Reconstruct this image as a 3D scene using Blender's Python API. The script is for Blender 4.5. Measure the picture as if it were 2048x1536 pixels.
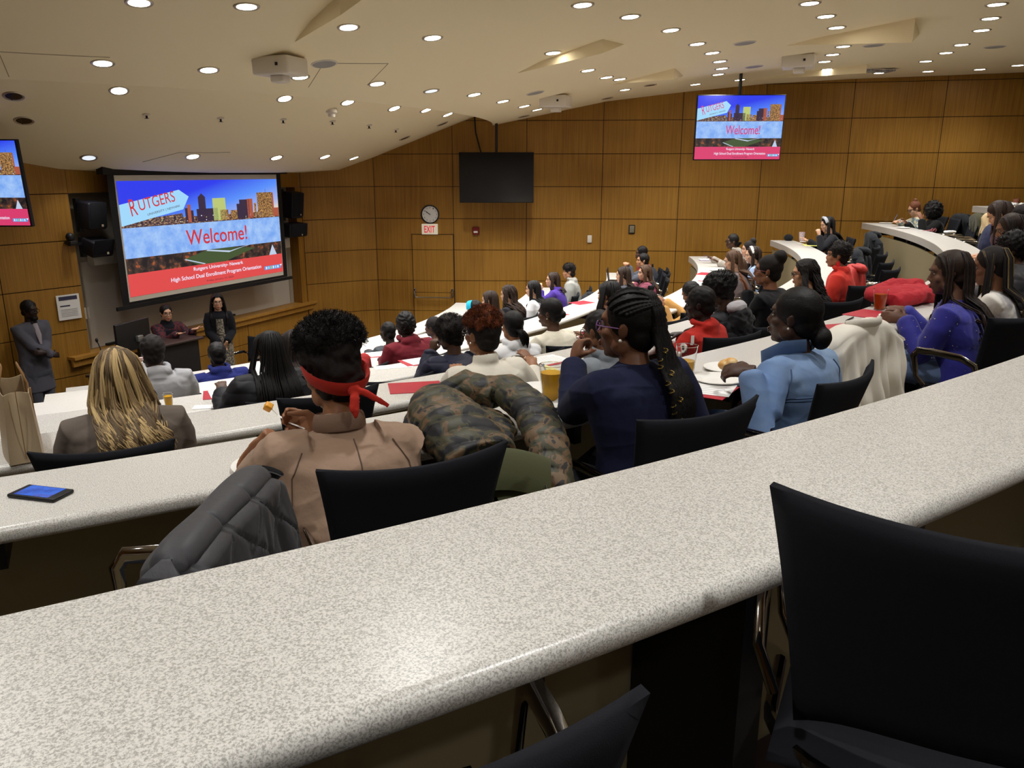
import bpy, math, random
import numpy as np
from mathutils import Vector, Matrix, Euler
PI = math.pi
random.seed(7)
sc = bpy.context.scene
COL = sc.collection
for o in list(bpy.data.objects):
    bpy.data.objects.remove(o)

# ---------------------------------------------------------------- camera, world, exposure
CAMZ = 3.4
cam = bpy.data.cameras.new('camera'); camo = bpy.data.objects.new('camera', cam); COL.objects.link(camo)
camo.location = (0, 0, CAMZ); camo.rotation_euler = (math.radians(90 - 15.04), 0, 0)
cam.sensor_width = 36; cam.lens = 1582 / 2048 * 36; cam.clip_start = .05; cam.clip_end = 100
sc.camera = camo
w = bpy.data.worlds.new('world'); sc.world = w; w.use_nodes = True
w.node_tree.nodes['Background'].inputs[0].default_value = (1, .9, .75, 1)
w.node_tree.nodes['Background'].inputs[1].default_value = .03
sc.view_settings.view_transform = 'Standard'; sc.view_settings.look = 'None'
sc.view_settings.gamma = 1; sc.view_settings.exposure = 0.0
try: sc.view_settings.use_curve_mapping = False
except Exception: pass
sc.cycles.max_bounces = 8; sc.cycles.diffuse_bounces = 5; sc.cycles.glossy_bounces = 3
sc.cycles.transmission_bounces = 6; sc.cycles.use_denoising = True; sc.cycles.sample_clamp_indirect = 4
LAMP_W = 118.0                                   # watts of each ceiling downlight
LAMP_C = (1, .99, .97)

# ---------------------------------------------------------------- room measures (metres, camera above 0,0)
C = Vector((-8.45, 15.05, 0))                   # centre of the desk arcs
RIN = [7.45, 8.81, 10.18, 11.66, 13.1, 14.62, 16.15]     # inner edge of each desk arc
ZT = [1.08, 1.36, 1.63, 1.92, 2.21, 2.53, 2.85]          # desk top heights
DW = .415                                       # desk top depth
ZF = [z - .74 for z in ZT]                      # floor of each tier
ZT5 = ZT[5]
def pol(r, th, z=0.0):
    t = math.radians(th); return Vector((C.x + r * math.cos(t), C.y + r * math.sin(t), z))

# ---------------------------------------------------------------- materials
MATS = {}
def lin(c):
    return tuple((x / 12.92 if x <= .04045 else ((x + .055) / 1.055) ** 2.4) for x in c)
def rgb(r, g, b): return lin((r / 255, g / 255, b / 255))
def mat(name, col, rough=.6, metal=0, emit=None, es=1, trans=0, ior=1.45, bump=None, bdist=.002, noise=None, coat=0, sheen=0, spec=None, alpha=None):
    """bump=(scale,strength)  noise=(scale,colour2,contrast)"""
    if name in MATS: return MATS[name]
    m = bpy.data.materials.new(name); MATS[name] = m; m.use_nodes = True
    nt = m.node_tree; b = nt.nodes['Principled BSDF']
    b.inputs['Base Color'].default_value = (*col, 1); b.inputs['Roughness'].default_value = rough
    b.inputs['Metallic'].default_value = metal; b.inputs['IOR'].default_value = ior
    if trans: b.inputs['Transmission Weight'].default_value = trans
    if coat: b.inputs['Coat Weight'].default_value = coat; b.inputs['Coat Roughness'].default_value = .15
    if sheen: b.inputs['Sheen Weight'].default_value = sheen
    if spec is not None: b.inputs['Specular IOR Level'].default_value = spec
    if emit: b.inputs['Emission Color'].default_value = (*emit, 1); b.inputs['Emission Strength'].default_value = es
    if noise or bump:
        tc = nt.nodes.new('ShaderNodeTexCoord')
    if noise:
        n = nt.nodes.new('ShaderNodeTexNoise'); n.inputs['Scale'].default_value = noise[0]; n.inputs['Detail'].default_value = 4
        r = nt.nodes.new('ShaderNodeValToRGB'); k = noise[2] if len(noise) > 2 else .15
        r.color_ramp.elements[0].position = .5 - k; r.color_ramp.elements[1].position = .5 + k
        r.color_ramp.elements[0].color = (*col, 1); r.color_ramp.elements[1].color = (*noise[1], 1)
        nt.links.new(tc.outputs['Object'], n.inputs['Vector']); nt.links.new(n.outputs['Fac'], r.inputs['Fac'])
        nt.links.new(r.outputs['Color'], b.inputs['Base Color'])
    if bump:
        n = nt.nodes.new('ShaderNodeTexNoise'); n.inputs['Scale'].default_value = bump[0]; n.inputs['Detail'].default_value = 3
        u = nt.nodes.new('ShaderNodeBump'); u.inputs['Strength'].default_value = bump[1]; u.inputs['Distance'].default_value = bdist
        nt.links.new(tc.outputs['Object'], n.inputs['Vector']); nt.links.new(n.outputs['Fac'], u.inputs['Height'])
        nt.links.new(u.outputs['Normal'], b.inputs['Normal'])
    return m
def nodes(m):
    return m.node_tree, m.node_tree.nodes['Principled BSDF']
def wood_mat(name, c1, c2):
    m = mat(name, c1, .42, spec=.35); nt, b = nodes(m)
    g = nt.nodes.new('ShaderNodeNewGeometry'); mp = nt.nodes.new('ShaderNodeMapping')
    mp.inputs['Scale'].default_value = (60, 60, 1.2)
    n = nt.nodes.new('ShaderNodeTexNoise'); n.inputs['Scale'].default_value = 1; n.inputs['Detail'].default_value = 5
    n2 = nt.nodes.new('ShaderNodeTexNoise'); n2.inputs['Scale'].default_value = .7
    mx = nt.nodes.new('ShaderNodeMath'); mx.operation = 'MULTIPLY_ADD'; mx.inputs[1].default_value = .6; 
    r = nt.nodes.new('ShaderNodeValToRGB'); r.color_ramp.elements[0].position = .45; r.color_ramp.elements[1].position = .95
    r.color_ramp.elements[0].color = (*c1, 1); r.color_ramp.elements[1].color = (*c2, 1)
    nt.links.new(g.outputs['Position'], mp.inputs['Vector']); nt.links.new(mp.outputs[0], n.inputs['Vector'])
    nt.links.new(g.outputs['Position'], n2.inputs['Vector'])
    ml = nt.nodes.new('ShaderNodeMath'); ml.operation = 'MULTIPLY'; ml.inputs[1].default_value = .7
    nt.links.new(n2.outputs['Fac'], ml.inputs[0]); nt.links.new(n.outputs['Fac'], mx.inputs[0]); nt.links.new(ml.outputs[0], mx.inputs[2])
    nt.links.new(mx.outputs[0], r.inputs['Fac']); nt.links.new(r.outputs['Color'], b.inputs['Base Color'])
    return m
WOOD = wood_mat('oak_panel', rgb(130, 90, 30), rgb(182, 136, 60))
WOODD = mat('panel_gap', rgb(62, 36, 12), .8)
RAIL = wood_mat('oak_rail', rgb(150, 104, 40), rgb(186, 140, 66))
CEIL = mat('ceiling_paint', rgb(247, 233, 196), .85)
def speckle(name, a, b_, s):
    m = mat(name, a, .3, spec=.5); nt, b = nodes(m)
    g = nt.nodes.new('ShaderNodeNewGeometry'); n = nt.nodes.new('ShaderNodeTexNoise'); n.inputs['Scale'].default_value = s; n.inputs['Detail'].default_value = 3
    n.inputs['Roughness'].default_value = .7
    r = nt.nodes.new('ShaderNodeValToRGB'); r.color_ramp.elements[0].position = .38; r.color_ramp.elements[1].position = .56
    r.color_ramp.elements[0].color = (*b_, 1); r.color_ramp.elements[1].color = (*a, 1)
    nt.links.new(g.outputs['Position'], n.inputs['Vector']); nt.links.new(n.outputs['Fac'], r.inputs['Fac']); nt.links.new(r.outputs['Color'], b.inputs['Base Color'])
    return m
LAM = speckle('speckled_laminate', rgb(222, 219, 213), rgb(160, 157, 151), 330)
PANEL = mat('desk_panel', rgb(150, 138, 106), .7, bump=(300, .1))
def carpet():
    m = mat('carpet', rgb(90, 78, 66), .95); nt, b = nodes(m)
    g = nt.nodes.new('ShaderNodeNewGeometry')
    wv = nt.nodes.new('ShaderNodeTexWave'); wv.inputs['Scale'].default_value = 28; wv.inputs['Distortion'].default_value = 2.5; wv.inputs['Detail'].default_value = 2
    vo = nt.nodes.new('ShaderNodeTexVoronoi'); vo.inputs['Scale'].default_value = 2.4
    r = nt.nodes.new('ShaderNodeValToRGB'); r.color_ramp.elements[0].color = (*rgb(70, 60, 52), 1); r.color_ramp.elements[1].color = (*rgb(150, 138, 118), 1)
    mx = nt.nodes.new('ShaderNodeMix'); mx.data_type = 'RGBA'; mx.inputs[7].default_value = (*rgb(46, 30, 24), 1)
    st = nt.nodes.new('ShaderNodeMath'); st.operation = 'GREATER_THAN'; st.inputs[1].default_value = .42
    sp = nt.nodes.new('ShaderNodeSeparateColor')
    for a in (wv, vo): nt.links.new(g.outputs['Position'], a.inputs['Vector'])
    nt.links.new(wv.outputs['Fac'], r.inputs['Fac']); nt.links.new(r.outputs['Color'], mx.inputs[6])
    nt.links.new(vo.outputs['Color'], sp.inputs[0]); nt.links.new(sp.outputs[0], st.inputs[0]); nt.links.new(st.outputs[0], mx.inputs[0])
    nt.links.new(mx.outputs[2], b.inputs['Base Color'])
    return m
CARPET = carpet()
BLACKF = mat('black_fabric', rgb(31, 32, 37), .92, bump=(900, .25), spec=.15)
BLACKP = mat('black_plastic', rgb(22, 22, 24), .45)
CHROME = mat('chrome', (.5, .48, .46), .1, 1)
WHITE = mat('white_paint', rgb(232, 230, 224), .6)
PAPER = mat('paper_white', rgb(240, 240, 238), .7)
REDF = mat('red_folder', rgb(176, 28, 48), .5)
WALLG = mat('grey_wall', rgb(160, 152, 138), .7)
CREAM = mat('device_white', rgb(220, 212, 200), .5)

# ---------------------------------------------------------------- mesh builder
class MB:
    def __init__(s): s.v = []; s.f = []; s.m = []; s.mi = 0
    def add(s, vs, fs):
        k = len(s.v); s.v += [tuple(v) for v in vs]; s.f += [tuple(i + k for i in f) for f in fs]; s.m += [s.mi] * len(fs)
    def box(s, c, d, rot=None):
        x, y, z = d[0] / 2, d[1] / 2, d[2] / 2
        vs = [Vector((a * x, b * y, e * z)) for a in (-1, 1) for b in (-1, 1) for e in (-1, 1)]
        if rot is not None:
            R = rot if isinstance(rot, Matrix) else Euler(rot).to_matrix()
            vs = [R @ v for v in vs]
        s.add([v + Vector(c) for v in vs], [(0, 1, 3, 2), (4, 6, 7, 5), (0, 4, 5, 1), (2, 3, 7, 6), (0, 2, 6, 4), (1, 5, 7, 3)])
    def rbox(s, c, d, r=.01, rot=None, n=3):
        """box with rounded vertical and horizontal edges (stack of rounded rectangles)"""
        hx, hy, hz = d[0] / 2, d[1] / 2, d[2] / 2; r = min(r, hx * .99, hy * .99, hz * .99)
        rings = []
        zs = [(-hz + r - r * math.cos(a), r - r * math.sin(a)) for a in [i * PI / 2 / n for i in range(n + 1)]]
        prof = zs + [(-z, q) for z, q in reversed(zs)]
        R = None if rot is None else (rot if isinstance(rot, Matrix) else Euler(rot).to_matrix())
        vs = []; fs = []
        for z, ins in prof:
            for cx, cy, a0 in ((1, 1, 0), (-1, 1, 1), (-1, -1, 2), (1, -1, 3)):
                for i in range(n + 1):
                    a = (a0 + i / n) * PI / 2; rr = r
                    x = cx * (hx - rr) + (rr - ins) * math.cos(a); y = cy * (hy - rr) + (rr - ins) * math.sin(a)
                    vs.append(Vector((x, y, z)))
        m = 4 * (n + 1); k = len(prof)
        for j in range(k - 1):
            for i in range(m): fs.append((j * m + i, j * m + (i + 1) % m, (j + 1) * m + (i + 1) % m, (j + 1) * m + i))
        fs.append(tuple(reversed(range(m)))); fs.append(tuple(range((k - 1) * m, k * m)))
        if R is not None: vs = [R @ v for v in vs]
        s.add([v + Vector(c) for v in vs], fs)
    def ell(s, c, r, rot=None, nu=16, nv=10):
        if not hasattr(r, '__len__'): r = (r, r, r)
        vs = [Vector((0, 0, -r[2]))]
        for j in range(1, nv):
            a = -PI / 2 + PI * j / nv
            for i in range(nu):
                b = 2 * PI * i / nu; vs.append(Vector((r[0] * math.cos(a) * math.cos(b), r[1] * math.cos(a) * math.sin(b), r[2] * math.sin(a))))
        vs.append(Vector((0, 0, r[2]))); L = len(vs) - 1
        fs = [(0, 1 + (i + 1) % nu, 1 + i) for i in range(nu)]
        for j in range(nv - 2):
            for i in range(nu):
                a = 1 + j * nu; fs.append((a + i, a + (i + 1) % nu, a + nu + (i + 1) % nu, a + nu + i))
        a = 1 + (nv - 2) * nu; fs += [(a + i, a + (i + 1) % nu, L) for i in range(nu)]
        if rot is not None:
            R = rot if isinstance(rot, Matrix) else Euler(rot).to_matrix(); vs = [R @ v for v in vs]
        s.add([v + Vector(c) for v in vs], fs)
    def tube(s, pts, rad, n=8, up=None, cap=True, flat=None):
        pts = [Vector(p) for p in pts]; N = len(pts)
        if not hasattr(rad, '__len__'): rad = [rad] * N
        t0 = (pts[1] - pts[0]).normalized()
        ref = Vector(up) if up else (Vector((0, 0, 1)) if abs(t0.z) < .9 else Vector((1, 0, 0)))
        u = (ref - t0 * ref.dot(t0)).normalized()
        vs = []; fs = []
        for i, p in enumerate(pts):
            t = (pts[min(i + 1, N - 1)] - pts[max(i - 1, 0)])
            t = t.normalized() if t.length > 1e-9 else t0
            u = (u - t * u.dot(t)); u = u.normalized() if u.length > 1e-6 else Vector((1, 0, 0))
            w_ = t.cross(u)
            r = rad[i]; ra, rb = (r if isinstance(r, (tuple, list)) else (r, r * (flat or 1)))
            for k in range(n):
                a = 2 * PI * k / n; vs.append(p + w_ * (ra * math.cos(a)) + u * (rb * math.sin(a)))
        for i in range(N - 1):
            for k in range(n): fs.append((i * n + k, i * n + (k + 1) % n, (i + 1) * n + (k + 1) % n, (i + 1) * n + k))
        if cap:
            fs.append(tuple(reversed(range(n)))); fs.append(tuple(range((N - 1) * n, N * n)))
        s.add(vs, fs)
    def lathe(s, prof, c=(0, 0, 0), n=24, cap=True):
        vs = []; fs = []; c = Vector(c)
        for r, z in prof:
            for k in range(n):
                a = 2 * PI * k / n; vs.append(c + Vector((r * math.cos(a), r * math.sin(a), z)))
        for i in range(len(prof) - 1):
            for k in range(n): fs.append((i * n + k, i * n + (k + 1) % n, (i + 1) * n + (k + 1) % n, (i + 1) * n + k))
        if cap:
            fs.append(tuple(reversed(range(n)))); fs.append(tuple(range((len(prof) - 1) * n, len(prof) * n)))
        s.add(vs, fs)
    def loft(s, secs, n=20):
        """secs: (cx,cy,cz,rx,ry) horizontal ellipses stacked upward"""
        vs = []; fs = []
        for cx, cy, cz, rx, ry in secs:
            for k in range(n):
                a = 2 * PI * k / n; vs.append((cx + rx * math.cos(a), cy + ry * math.sin(a), cz))
        N = len(secs)
        for i in range(N - 1):
            for k in range(n): fs.append((i * n + k, i * n + (k + 1) % n, (i + 1) * n + (k + 1) % n, (i + 1) * n + k))
        fs.append(tuple(reversed(range(n)))); fs.append(tuple(range((N - 1) * n, N * n)))
        s.add(vs, fs)
    def slab(s, poly, z0, z1):
        """vertical prism over a 2-D polygon (ccw)"""
        n = len(poly); vs = [(p[0], p[1], z0) for p in poly] + [(p[0], p[1], z1) for p in poly]
        s.add(vs, [tuple(reversed(range(n))), tuple(range(n, 2 * n))] + [(i, (i + 1) % n, n + (i + 1) % n, n + i) for i in range(n)])
    def grid(s, fn, nu, nv, thick=0, closed=False):
        """sheet fn(u,v) in 0..1, given thickness along its normal"""
        P = [[Vector(fn(i / nu, j / nv)) for i in range(nu + 1)] for j in range(nv + 1)]
        vs = []; W = nu + 1
        if thick:
            top = []
            for j in range(nv + 1):
                for i in range(nu + 1):
                    a = P[j][min(i + 1, nu)] - P[j][max(i - 1, 0)]; b = P[min(j + 1, nv)][i] - P[max(j - 1, 0)][i]
                    nn = a.cross(b); nn = nn.normalized() if nn.length > 1e-12 else Vector((0, 0, 1))
                    e = min(1, (min(i, nu - i, j, nv - j) + .35) / 1.0)
                    top.append(P[j][i] + nn * thick * .5 * e); vs.append(P[j][i] - nn * thick * .5 * e)
            vs += top; K = W * (nv + 1); fs = []
            for j in range(nv):
                for i in range(nu):
                    a = j * W + i; fs.append((a, a + W, a + W + 1, a + 1)); fs.append((K + a, K + a + 1, K + a + W + 1, K + a + W))
            for i in range(nu): fs.append((i, i + 1, K + i + 1, K + i)); a = nv * W + i; fs.append((a + 1, a, K + a, K + a + 1))
            for j in range(nv): a = j * W; fs.append((a + W, a, K + a, K + a + W)); a = j * W + nu; fs.append((a, a + W, K + a + W, K + a))
        else:
            vs = [p for r_ in P for p in r_]; fs = [(j * W + i, j * W + i + 1, (j + 1) * W + i + 1, (j + 1) * W + i) for j in range(nv) for i in range(nu)]
        s.add(vs, fs)
    def xf(s, M):
        s.v = [tuple(M @ Vector(v)) for v in s.v]; return s
    def mesh(s, name, mats, smooth=True, ang=.7):
        me = bpy.data.meshes.new(name); me.from_pydata(s.v, [], s.f)
        for m in (mats if isinstance(mats, (list, tuple)) else [mats]): me.materials.append(m)
        me.polygons.foreach_set('material_index', s.m)
        me.validate(); me.update()
        if smooth:
            me.polygons.foreach_set('use_smooth', [True] * len(me.polygons)); me.set_sharp_from_angle(angle=ang)
        return me
    def obj(s, name, mats, parent=None, loc=None, rotz=None, smooth=True, ang=.7):
        return link(name, s.mesh(name, mats, smooth, ang), parent, loc, rotz)
def link(name, me, parent=None, loc=None, rotz=None):
    o = bpy.data.objects.new(name, me); COL.objects.link(o)
    if parent is not None: o.parent = parent
    if loc is not None: o.location = loc
    if rotz is not None: o.rotation_euler = (0, 0, rotz)
    return o
def tag(o, label, cat, group=None):
    o['label'] = label; o['category'] = cat
    if group: o['group'] = group
    return o
def thing(name, label, cat, loc=(0, 0, 0), rotz=0, group=None):
    o = bpy.data.objects.new(name, None); COL.objects.link(o); o.empty_display_size = .1
    o.location = loc; o.rotation_euler = (0, 0, rotz); return tag(o, label, cat, group)
def struct(o): o['kind'] = 'structure'; return o
def dup(root, loc, rotz, label, group=None):
    r = root.copy(); COL.objects.link(r); r.location = loc; r.rotation_euler = (0, 0, rotz); r['label'] = label
    if group: r['group'] = group
    for ch in list(root.children):
        c = ch.copy(); COL.objects.link(c); c.parent = r
        for g in ch.children:
            d = g.copy(); COL.objects.link(d); d.parent = c
    return r
def fuse(mb, name, mats, vox=.008, smooth=4, disp=None, parent=None, loc=None, rotz=None):
    """weld overlapping closed shapes into one continuous skin"""
    me = mb.mesh(name, mats, False); o = bpy.data.objects.new('tmp', me); COL.objects.link(o)
    m = o.modifiers.new('r', 'REMESH'); m.mode = 'VOXEL'; m.voxel_size = vox
    m = o.modifiers.new('s', 'SMOOTH'); m.iterations = smooth; m.factor = .5
    dg = bpy.context.evaluated_depsgraph_get(); e = o.evaluated_get(dg)
    out = bpy.data.meshes.new_from_object(e); bpy.data.objects.remove(o); bpy.data.meshes.remove(me)
    if disp:
        n = len(out.vertices); co = np.empty(n * 3, np.float32); nr = np.empty(n * 3, np.float32)
        out.vertices.foreach_get('co', co); out.vertex_normals.foreach_get('vector', nr)
        co = co.reshape(-1, 3); nr = nr.reshape(-1, 3); co = co + nr * np.asarray(disp(co, nr), np.float32)[:, None]
        out.vertices.foreach_set('co', co.ravel()); out.update()
    out.polygons.foreach_set('use_smooth', [True] * len(out.polygons)); out.name = name
    if not out.materials:
        for q in (mats if isinstance(mats, (list, tuple)) else [mats]): out.materials.append(q)
    return link(name, out, parent, loc, rotz)
def waves(amp, freq, k=7, seed=1, power=1, stretch=(1, 1, 1)):
    rs = np.random.RandomState(seed); D = rs.normal(size=(k, 3)); D /= np.linalg.norm(D, axis=1)[:, None]; D *= np.array(stretch)
    F = freq * rs.uniform(.6, 1.7, k); ph = rs.uniform(0, 6.28, k)
    def fn(p, n):
        q = sum(np.sin(p @ (D[i] * F[i]) + ph[i] + 1.3 * np.sin(p @ (D[(i + 2) % k] * F[i] * .6))) for i in range(k)) / math.sqrt(k)
        return amp * np.sign(q) * np.abs(q) ** power
    return fn
def folds(amp=.006, seed=1, fr=16):
    f1 = waves(amp, fr, 6, seed, 1, (1, 1, .5)); f2 = waves(1, fr * 1.5, 5, seed + 5, 1, (.6, .6, 1.2)); f3 = waves(1, fr * 3.2, 6, seed + 9)
    return lambda p, n: f1(p, n) * .8 + amp * (.55 * np.exp(-np.abs(f2(p, n)) * 3) - .25) + amp * .18 * np.exp(-np.abs(f3(p, n)) * 3)
def puffer(amp, band, seed=1, axis=2):
    f2 = waves(amp * .35, 60, 6, seed); g = waves(.006, 12, 4, seed + 3)
    def fn(p, n):
        z = p[:, axis] + g(p, n); return amp * (np.abs(np.sin(PI * z / band)) ** .5 - .6) + f2(p, n)
    return fn
FONT_CACHE = {}
def text_mesh(txt, size=1.0, ext=0.0, bold=0.0, align='CENTER'):
    cu = bpy.data.curves.new('t', 'FONT'); cu.body = txt; cu.size = size; cu.extrude = ext; cu.offset = bold
    cu.align_x = align; cu.align_y = 'CENTER'
    o = bpy.data.objects.new('t', cu); COL.objects.link(o)
    dg = bpy.context.evaluated_depsgraph_get(); me = bpy.data.meshes.new_from_object(o.evaluated_get(dg))
    bpy.data.objects.remove(o); bpy.data.curves.remove(cu)
    vs = [v.co.copy() for v in me.vertices]; fs = [tuple(p.vertices) for p in me.polygons]; bpy.data.meshes.remove(me)
    return vs, fs
def put_text(mb, txt, x, y, z, width, mi, height=None, bold=0.0, M=None, ext=0.0):
    """text centred on x,y in the XY plane of mb, stretched to width"""
    vs, fs = text_mesh(txt, 1, ext, bold)
    xs = [v.x for v in vs]; ys = [v.y for v in vs]; cx = (min(xs) + max(xs)) / 2; cy = (min(ys) + max(ys)) / 2
    k = width / (max(xs) - min(xs)); ky = k if height is None else height / (max(ys) - min(ys))
    out = [Vector(((v.x - cx) * k, (v.y - cy) * ky, v.z)) for v in vs]
    if M is not None: out = [M @ v for v in out]
    mb.mi = mi; mb.add([v + Vector((x, y, z)) for v in out], fs); mb.mi = 0
# ================================================================= ROOM
# ceiling: a body of revolution about C, front shell rising from the board, rear shell hanging lower at its lip
PR1 = [(0, 3.38), (4.6, 3.38), (5.2, 3.43), (5.84, 3.66), (6.6, 3.95), (7.34, 4.23), (7.75, 4.38), (8.12, 4.5)]
PR2 = [(8.1, 4.23), (10.2, 4.65), (11.6, 4.8), (13, 4.92), (14.5, 4.98), (17.3, 5.02), (30, 5.02)]
def ceil_z(x, y):
    r = math.hypot(x - C.x, y - C.y); P = PR1 if r < 8.1 else PR2
    return float(np.interp(r, [p[0] for p in P], [p[1] for p in P]))
def revolve(P, a0, a1, step):
    rs = []
    for i in range(len(P) - 1):
        k = max(1, int((P[i + 1][0] - P[i][0]) / .4))
        rs += [(P[i][0] + (P[i + 1][0] - P[i][0]) * j / k) for j in range(k)]
    rs.append(P[-1][0]); xs = [p[0] for p in P]; zs = [p[1] for p in P]
    k = int((a1 - a0) / step) + 1; vs = []; fs = []
    for j in range(k):
        for r in rs: vs.append(pol(r, a0 + j * step, float(np.interp(r, xs, zs))))
    W = len(rs)
    for j in range(k - 1):
        for i in range(W - 1): fs.append((j * W + i, j * W + i + 1, (j + 1) * W + i + 1, (j + 1) * W + i))
    return vs, fs
mb = MB(); mb.add(*revolve(PR1, -130, 80, 2)); mb.add(*revolve(PR2, -130, 80, 2))
lip = []; fs = []
for j in range(106):
    a = -130 + 2 * j; lip += [pol(8.1, a, 4.23), pol(8.1, a, 4.62)]
    if j: fs.append((2 * j - 2, 2 * j - 1, 2 * j + 1, 2 * j))
mb.add(lip, fs)
struct(mb.obj('ceiling', CEIL, ang=.35))
# wedge shaped soffits that break the rear ceiling shell
def wedge(n, A, T, R, drop):
    mb = MB(); zc = ceil_z; a = (*A, zc(*A) - .003); t_ = (*T, zc(*T) - drop); r_ = (*R, zc(*R) - .003)
    mb.add([a, t_, r_, (*A, a[2] + .08), (*T, zc(*T) + .06), (*R, r_[2] + .08)], [(0, 2, 1), (3, 4, 5), (0, 1, 4, 3), (1, 2, 5, 4), (2, 0, 3, 5)])
    struct(mb.obj('trim_%d' % n, CEIL, smooth=False))
wedge(11, (-1.99, 7.82), (-1.34, 6.72), (-1.1, 6.75), .15)
wedge(12, (.07, 10.3), (.96, 9.04), (1.24, 9.42), .14)
wedge(13, (3.37, 10.43), (4.25, 9.05), (4.8, 10.07), .24)
wedge(14, (1.5, 12.56), (2.22, 11.54), (2.53, 12.47), .14)
wedge(15, (3.96, 14.03), (5.34, 12.73), (5.54, 14.04), .13)

def panel_wall(name, pts, seams, zs, top=5.6, off=.012, gap=.006, hole=None):
    """pts: plan polyline seen from the room (left to right); seams: indices that carry a vertical joint; zs: joint heights"""
    mb = MB(); P = [Vector((x, y)) for x, y in pts]
    def nrm(i):
        a = P[max(i - 1, 0)]; b = P[min(i + 1, len(P) - 1)]; d = (b - a).normalized(); return Vector((d.y, -d.x))
    N = [nrm(i) for i in range(len(P))]
    mb.mi = 1
    for i in range(len(P) - 1):
        a, b = P[i], P[i + 1]; mb.add([(a.x, a.y, -.3), (b.x, b.y, -.3), (b.x, b.y, top), (a.x, a.y, top)], [(0, 1, 2, 3)])
    mb.mi = 0
    zz = [z for z in zs if z < top]
    for s in range(len(seams) - 1):
        i0, i1 = seams[s], seams[s + 1]; idx = list(range(i0, i1 + 1))
        for k in range(len(zz) - 1):
            if hole and hole(s, k): continue
            z0, z1 = zz[k] + gap, zz[k + 1] - gap; cols = []
            for j in idx:
                q = P[j].copy()
                if j == i0: q += (P[j + 1] - P[j]).normalized() * gap
                if j == i1: q += (P[j - 1] - P[j]).normalized() * gap
                f = q + N[j] * off; cols.append((q, f))
            vs = []; fs = []
            for q, f in cols: vs += [(f.x, f.y, z0), (f.x, f.y, z1), (q.x, q.y, z0), (q.x, q.y, z1)]
            for j in range(len(cols) - 1):
                a = 4 * j; b = a + 4; fs += [(a, b, b + 1, a + 1), (a + 1, b + 1, b + 3, a + 3), (a, a + 2, b + 2, b)]
            fs += [(0, 1, 3, 2), (4 * (len(cols) - 1), 4 * (len(cols) - 1) + 2, 4 * (len(cols) - 1) + 3, 4 * (len(cols) - 1) + 1)]
            mb.add(vs, fs)
    return struct(mb.obj(name, [WOOD, WOODD], ang=.3))
LV = [3.12 + .6 * l for l in range(-5, 4)]; LV[0] = .1
RW = [(-3.9, 15.0), (-3.82, 15.08), (-3.6, 15.22), (-3.34, 15.4), (-3.0, 15.6), (-2.66, 15.72), (-1.13, 15.6), (.28, 15.57), (1.71, 15.5), (3.14, 15.33), (4.6, 15.15), (6.08, 14.9), (7.54, 14.57), (9.0, 14.2), (10.4, 13.6), (11.4, 12.6)]
panel_wall('wall_right', RW, [0, 5, 6, 7, 8, 9, 10, 11, 12, 13, 14, 15], [-.1] + LV + [5.5], hole=None)
# front wall with the recessed board bay
A = Vector((-5.80, 10.62)); B = Vector((-3.90, 15.0)); D = (B - A).normalized(); NN = Vector((D.y, -D.x)); FL = (B - A).length
FROT = math.atan2(D.y, D.x)
def fw(s, off, z): p = A + D * s + NN * off; return Vector((p.x, p.y, z))
def fbox(mb, s0, s1, o0, o1, z0, z1):
    mb.box(fw((s0 + s1) / 2, (o0 + o1) / 2, (z0 + z1) / 2), (s1 - s0, abs(o1 - o0), z1 - z0), (0, 0, FROT))
mb = MB(); g = .006
for s0, s1 in ((0, 1.5), (1.5, 3.1), (3.1, 4.774)):
    fbox(mb, s0 + g, s1 - g, -.1, 0, 3.12 + g, 3.9); fbox(mb, s0 + g, s1 - g, -.1, 0, .52, .985); fbox(mb, s0 + g, s1 - g, -.1, 0, -.1, .51)
fbox(mb, 4.62, 4.774, -.25, .0, .98, 3.12)
mb.mi = 1; fbox(mb, 0, FL, -.3, -.26, -.1, 4)
mb.mi = 2; fbox(mb, 0, 4.62, -.255, -.2, .98, 3.12); fbox(mb, -.02, .0, -.25, -.02, .98, 3.12)
struct(mb.obj('wall_front', [WOOD, WOODD, WALLG], smooth=False))
mb = MB(); mb.mi = 0
fbox(mb, -.32, 5.0, -.25, .1, .955, .995); fbox(mb, -.32, 5.0, .02, .06, .86, .955)
struct(mb.obj('trim_1', RAIL, smooth=False))
LW = [(-2.0, -6.0), (-4.6, -3.0), (-6.4, 0.5), (-7.4, 3.4), (-7.6, 6.2), (-7.1, 8.5), (-6.35, 9.8), (-6.26, 9.94), (-5.80, 10.62)]
panel_wall('wall_left', LW, [0, 1, 2, 3, 4, 5, 6, 8], [-.1] + LV + [5.5])
BW = [(11.4, 12.6), (12.2, 8.0), (12.0, 2.0), (9.0, -4.0), (4, -6.5), (-2.0, -6.0)]
panel_wall('wall_back', BW, [0, 1, 2, 3, 4, 5], [-.1] + LV + [5.5])
# stepped floor
mb = MB(); vs = []; fs = []
mb.add([(-16, -10, 0), (16, -10, 0), (16, 20, 0), (-16, 20, 0)], [(0, 1, 2, 3)])
for k in range(7):
    ri = RIN[k] + .07; ro = (RIN[k + 1] + .07) if k < 6 else 24; vs = []; fs = []
    for j in range(91):
        a = -122 + j * 1.8; vs += [pol(ri, a, max(0, ZF[k - 1] - .01) if k else 0), pol(ri, a, ZF[k]), pol(ro, a, ZF[k])]
        if j: b = 3 * j; fs += [(b - 3, b - 2, b + 1, b), (b - 2, b - 1, b + 2, b + 1)]
    mb.add(vs, fs)
struct(mb.obj('floor', CARPET, ang=.3))
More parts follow.
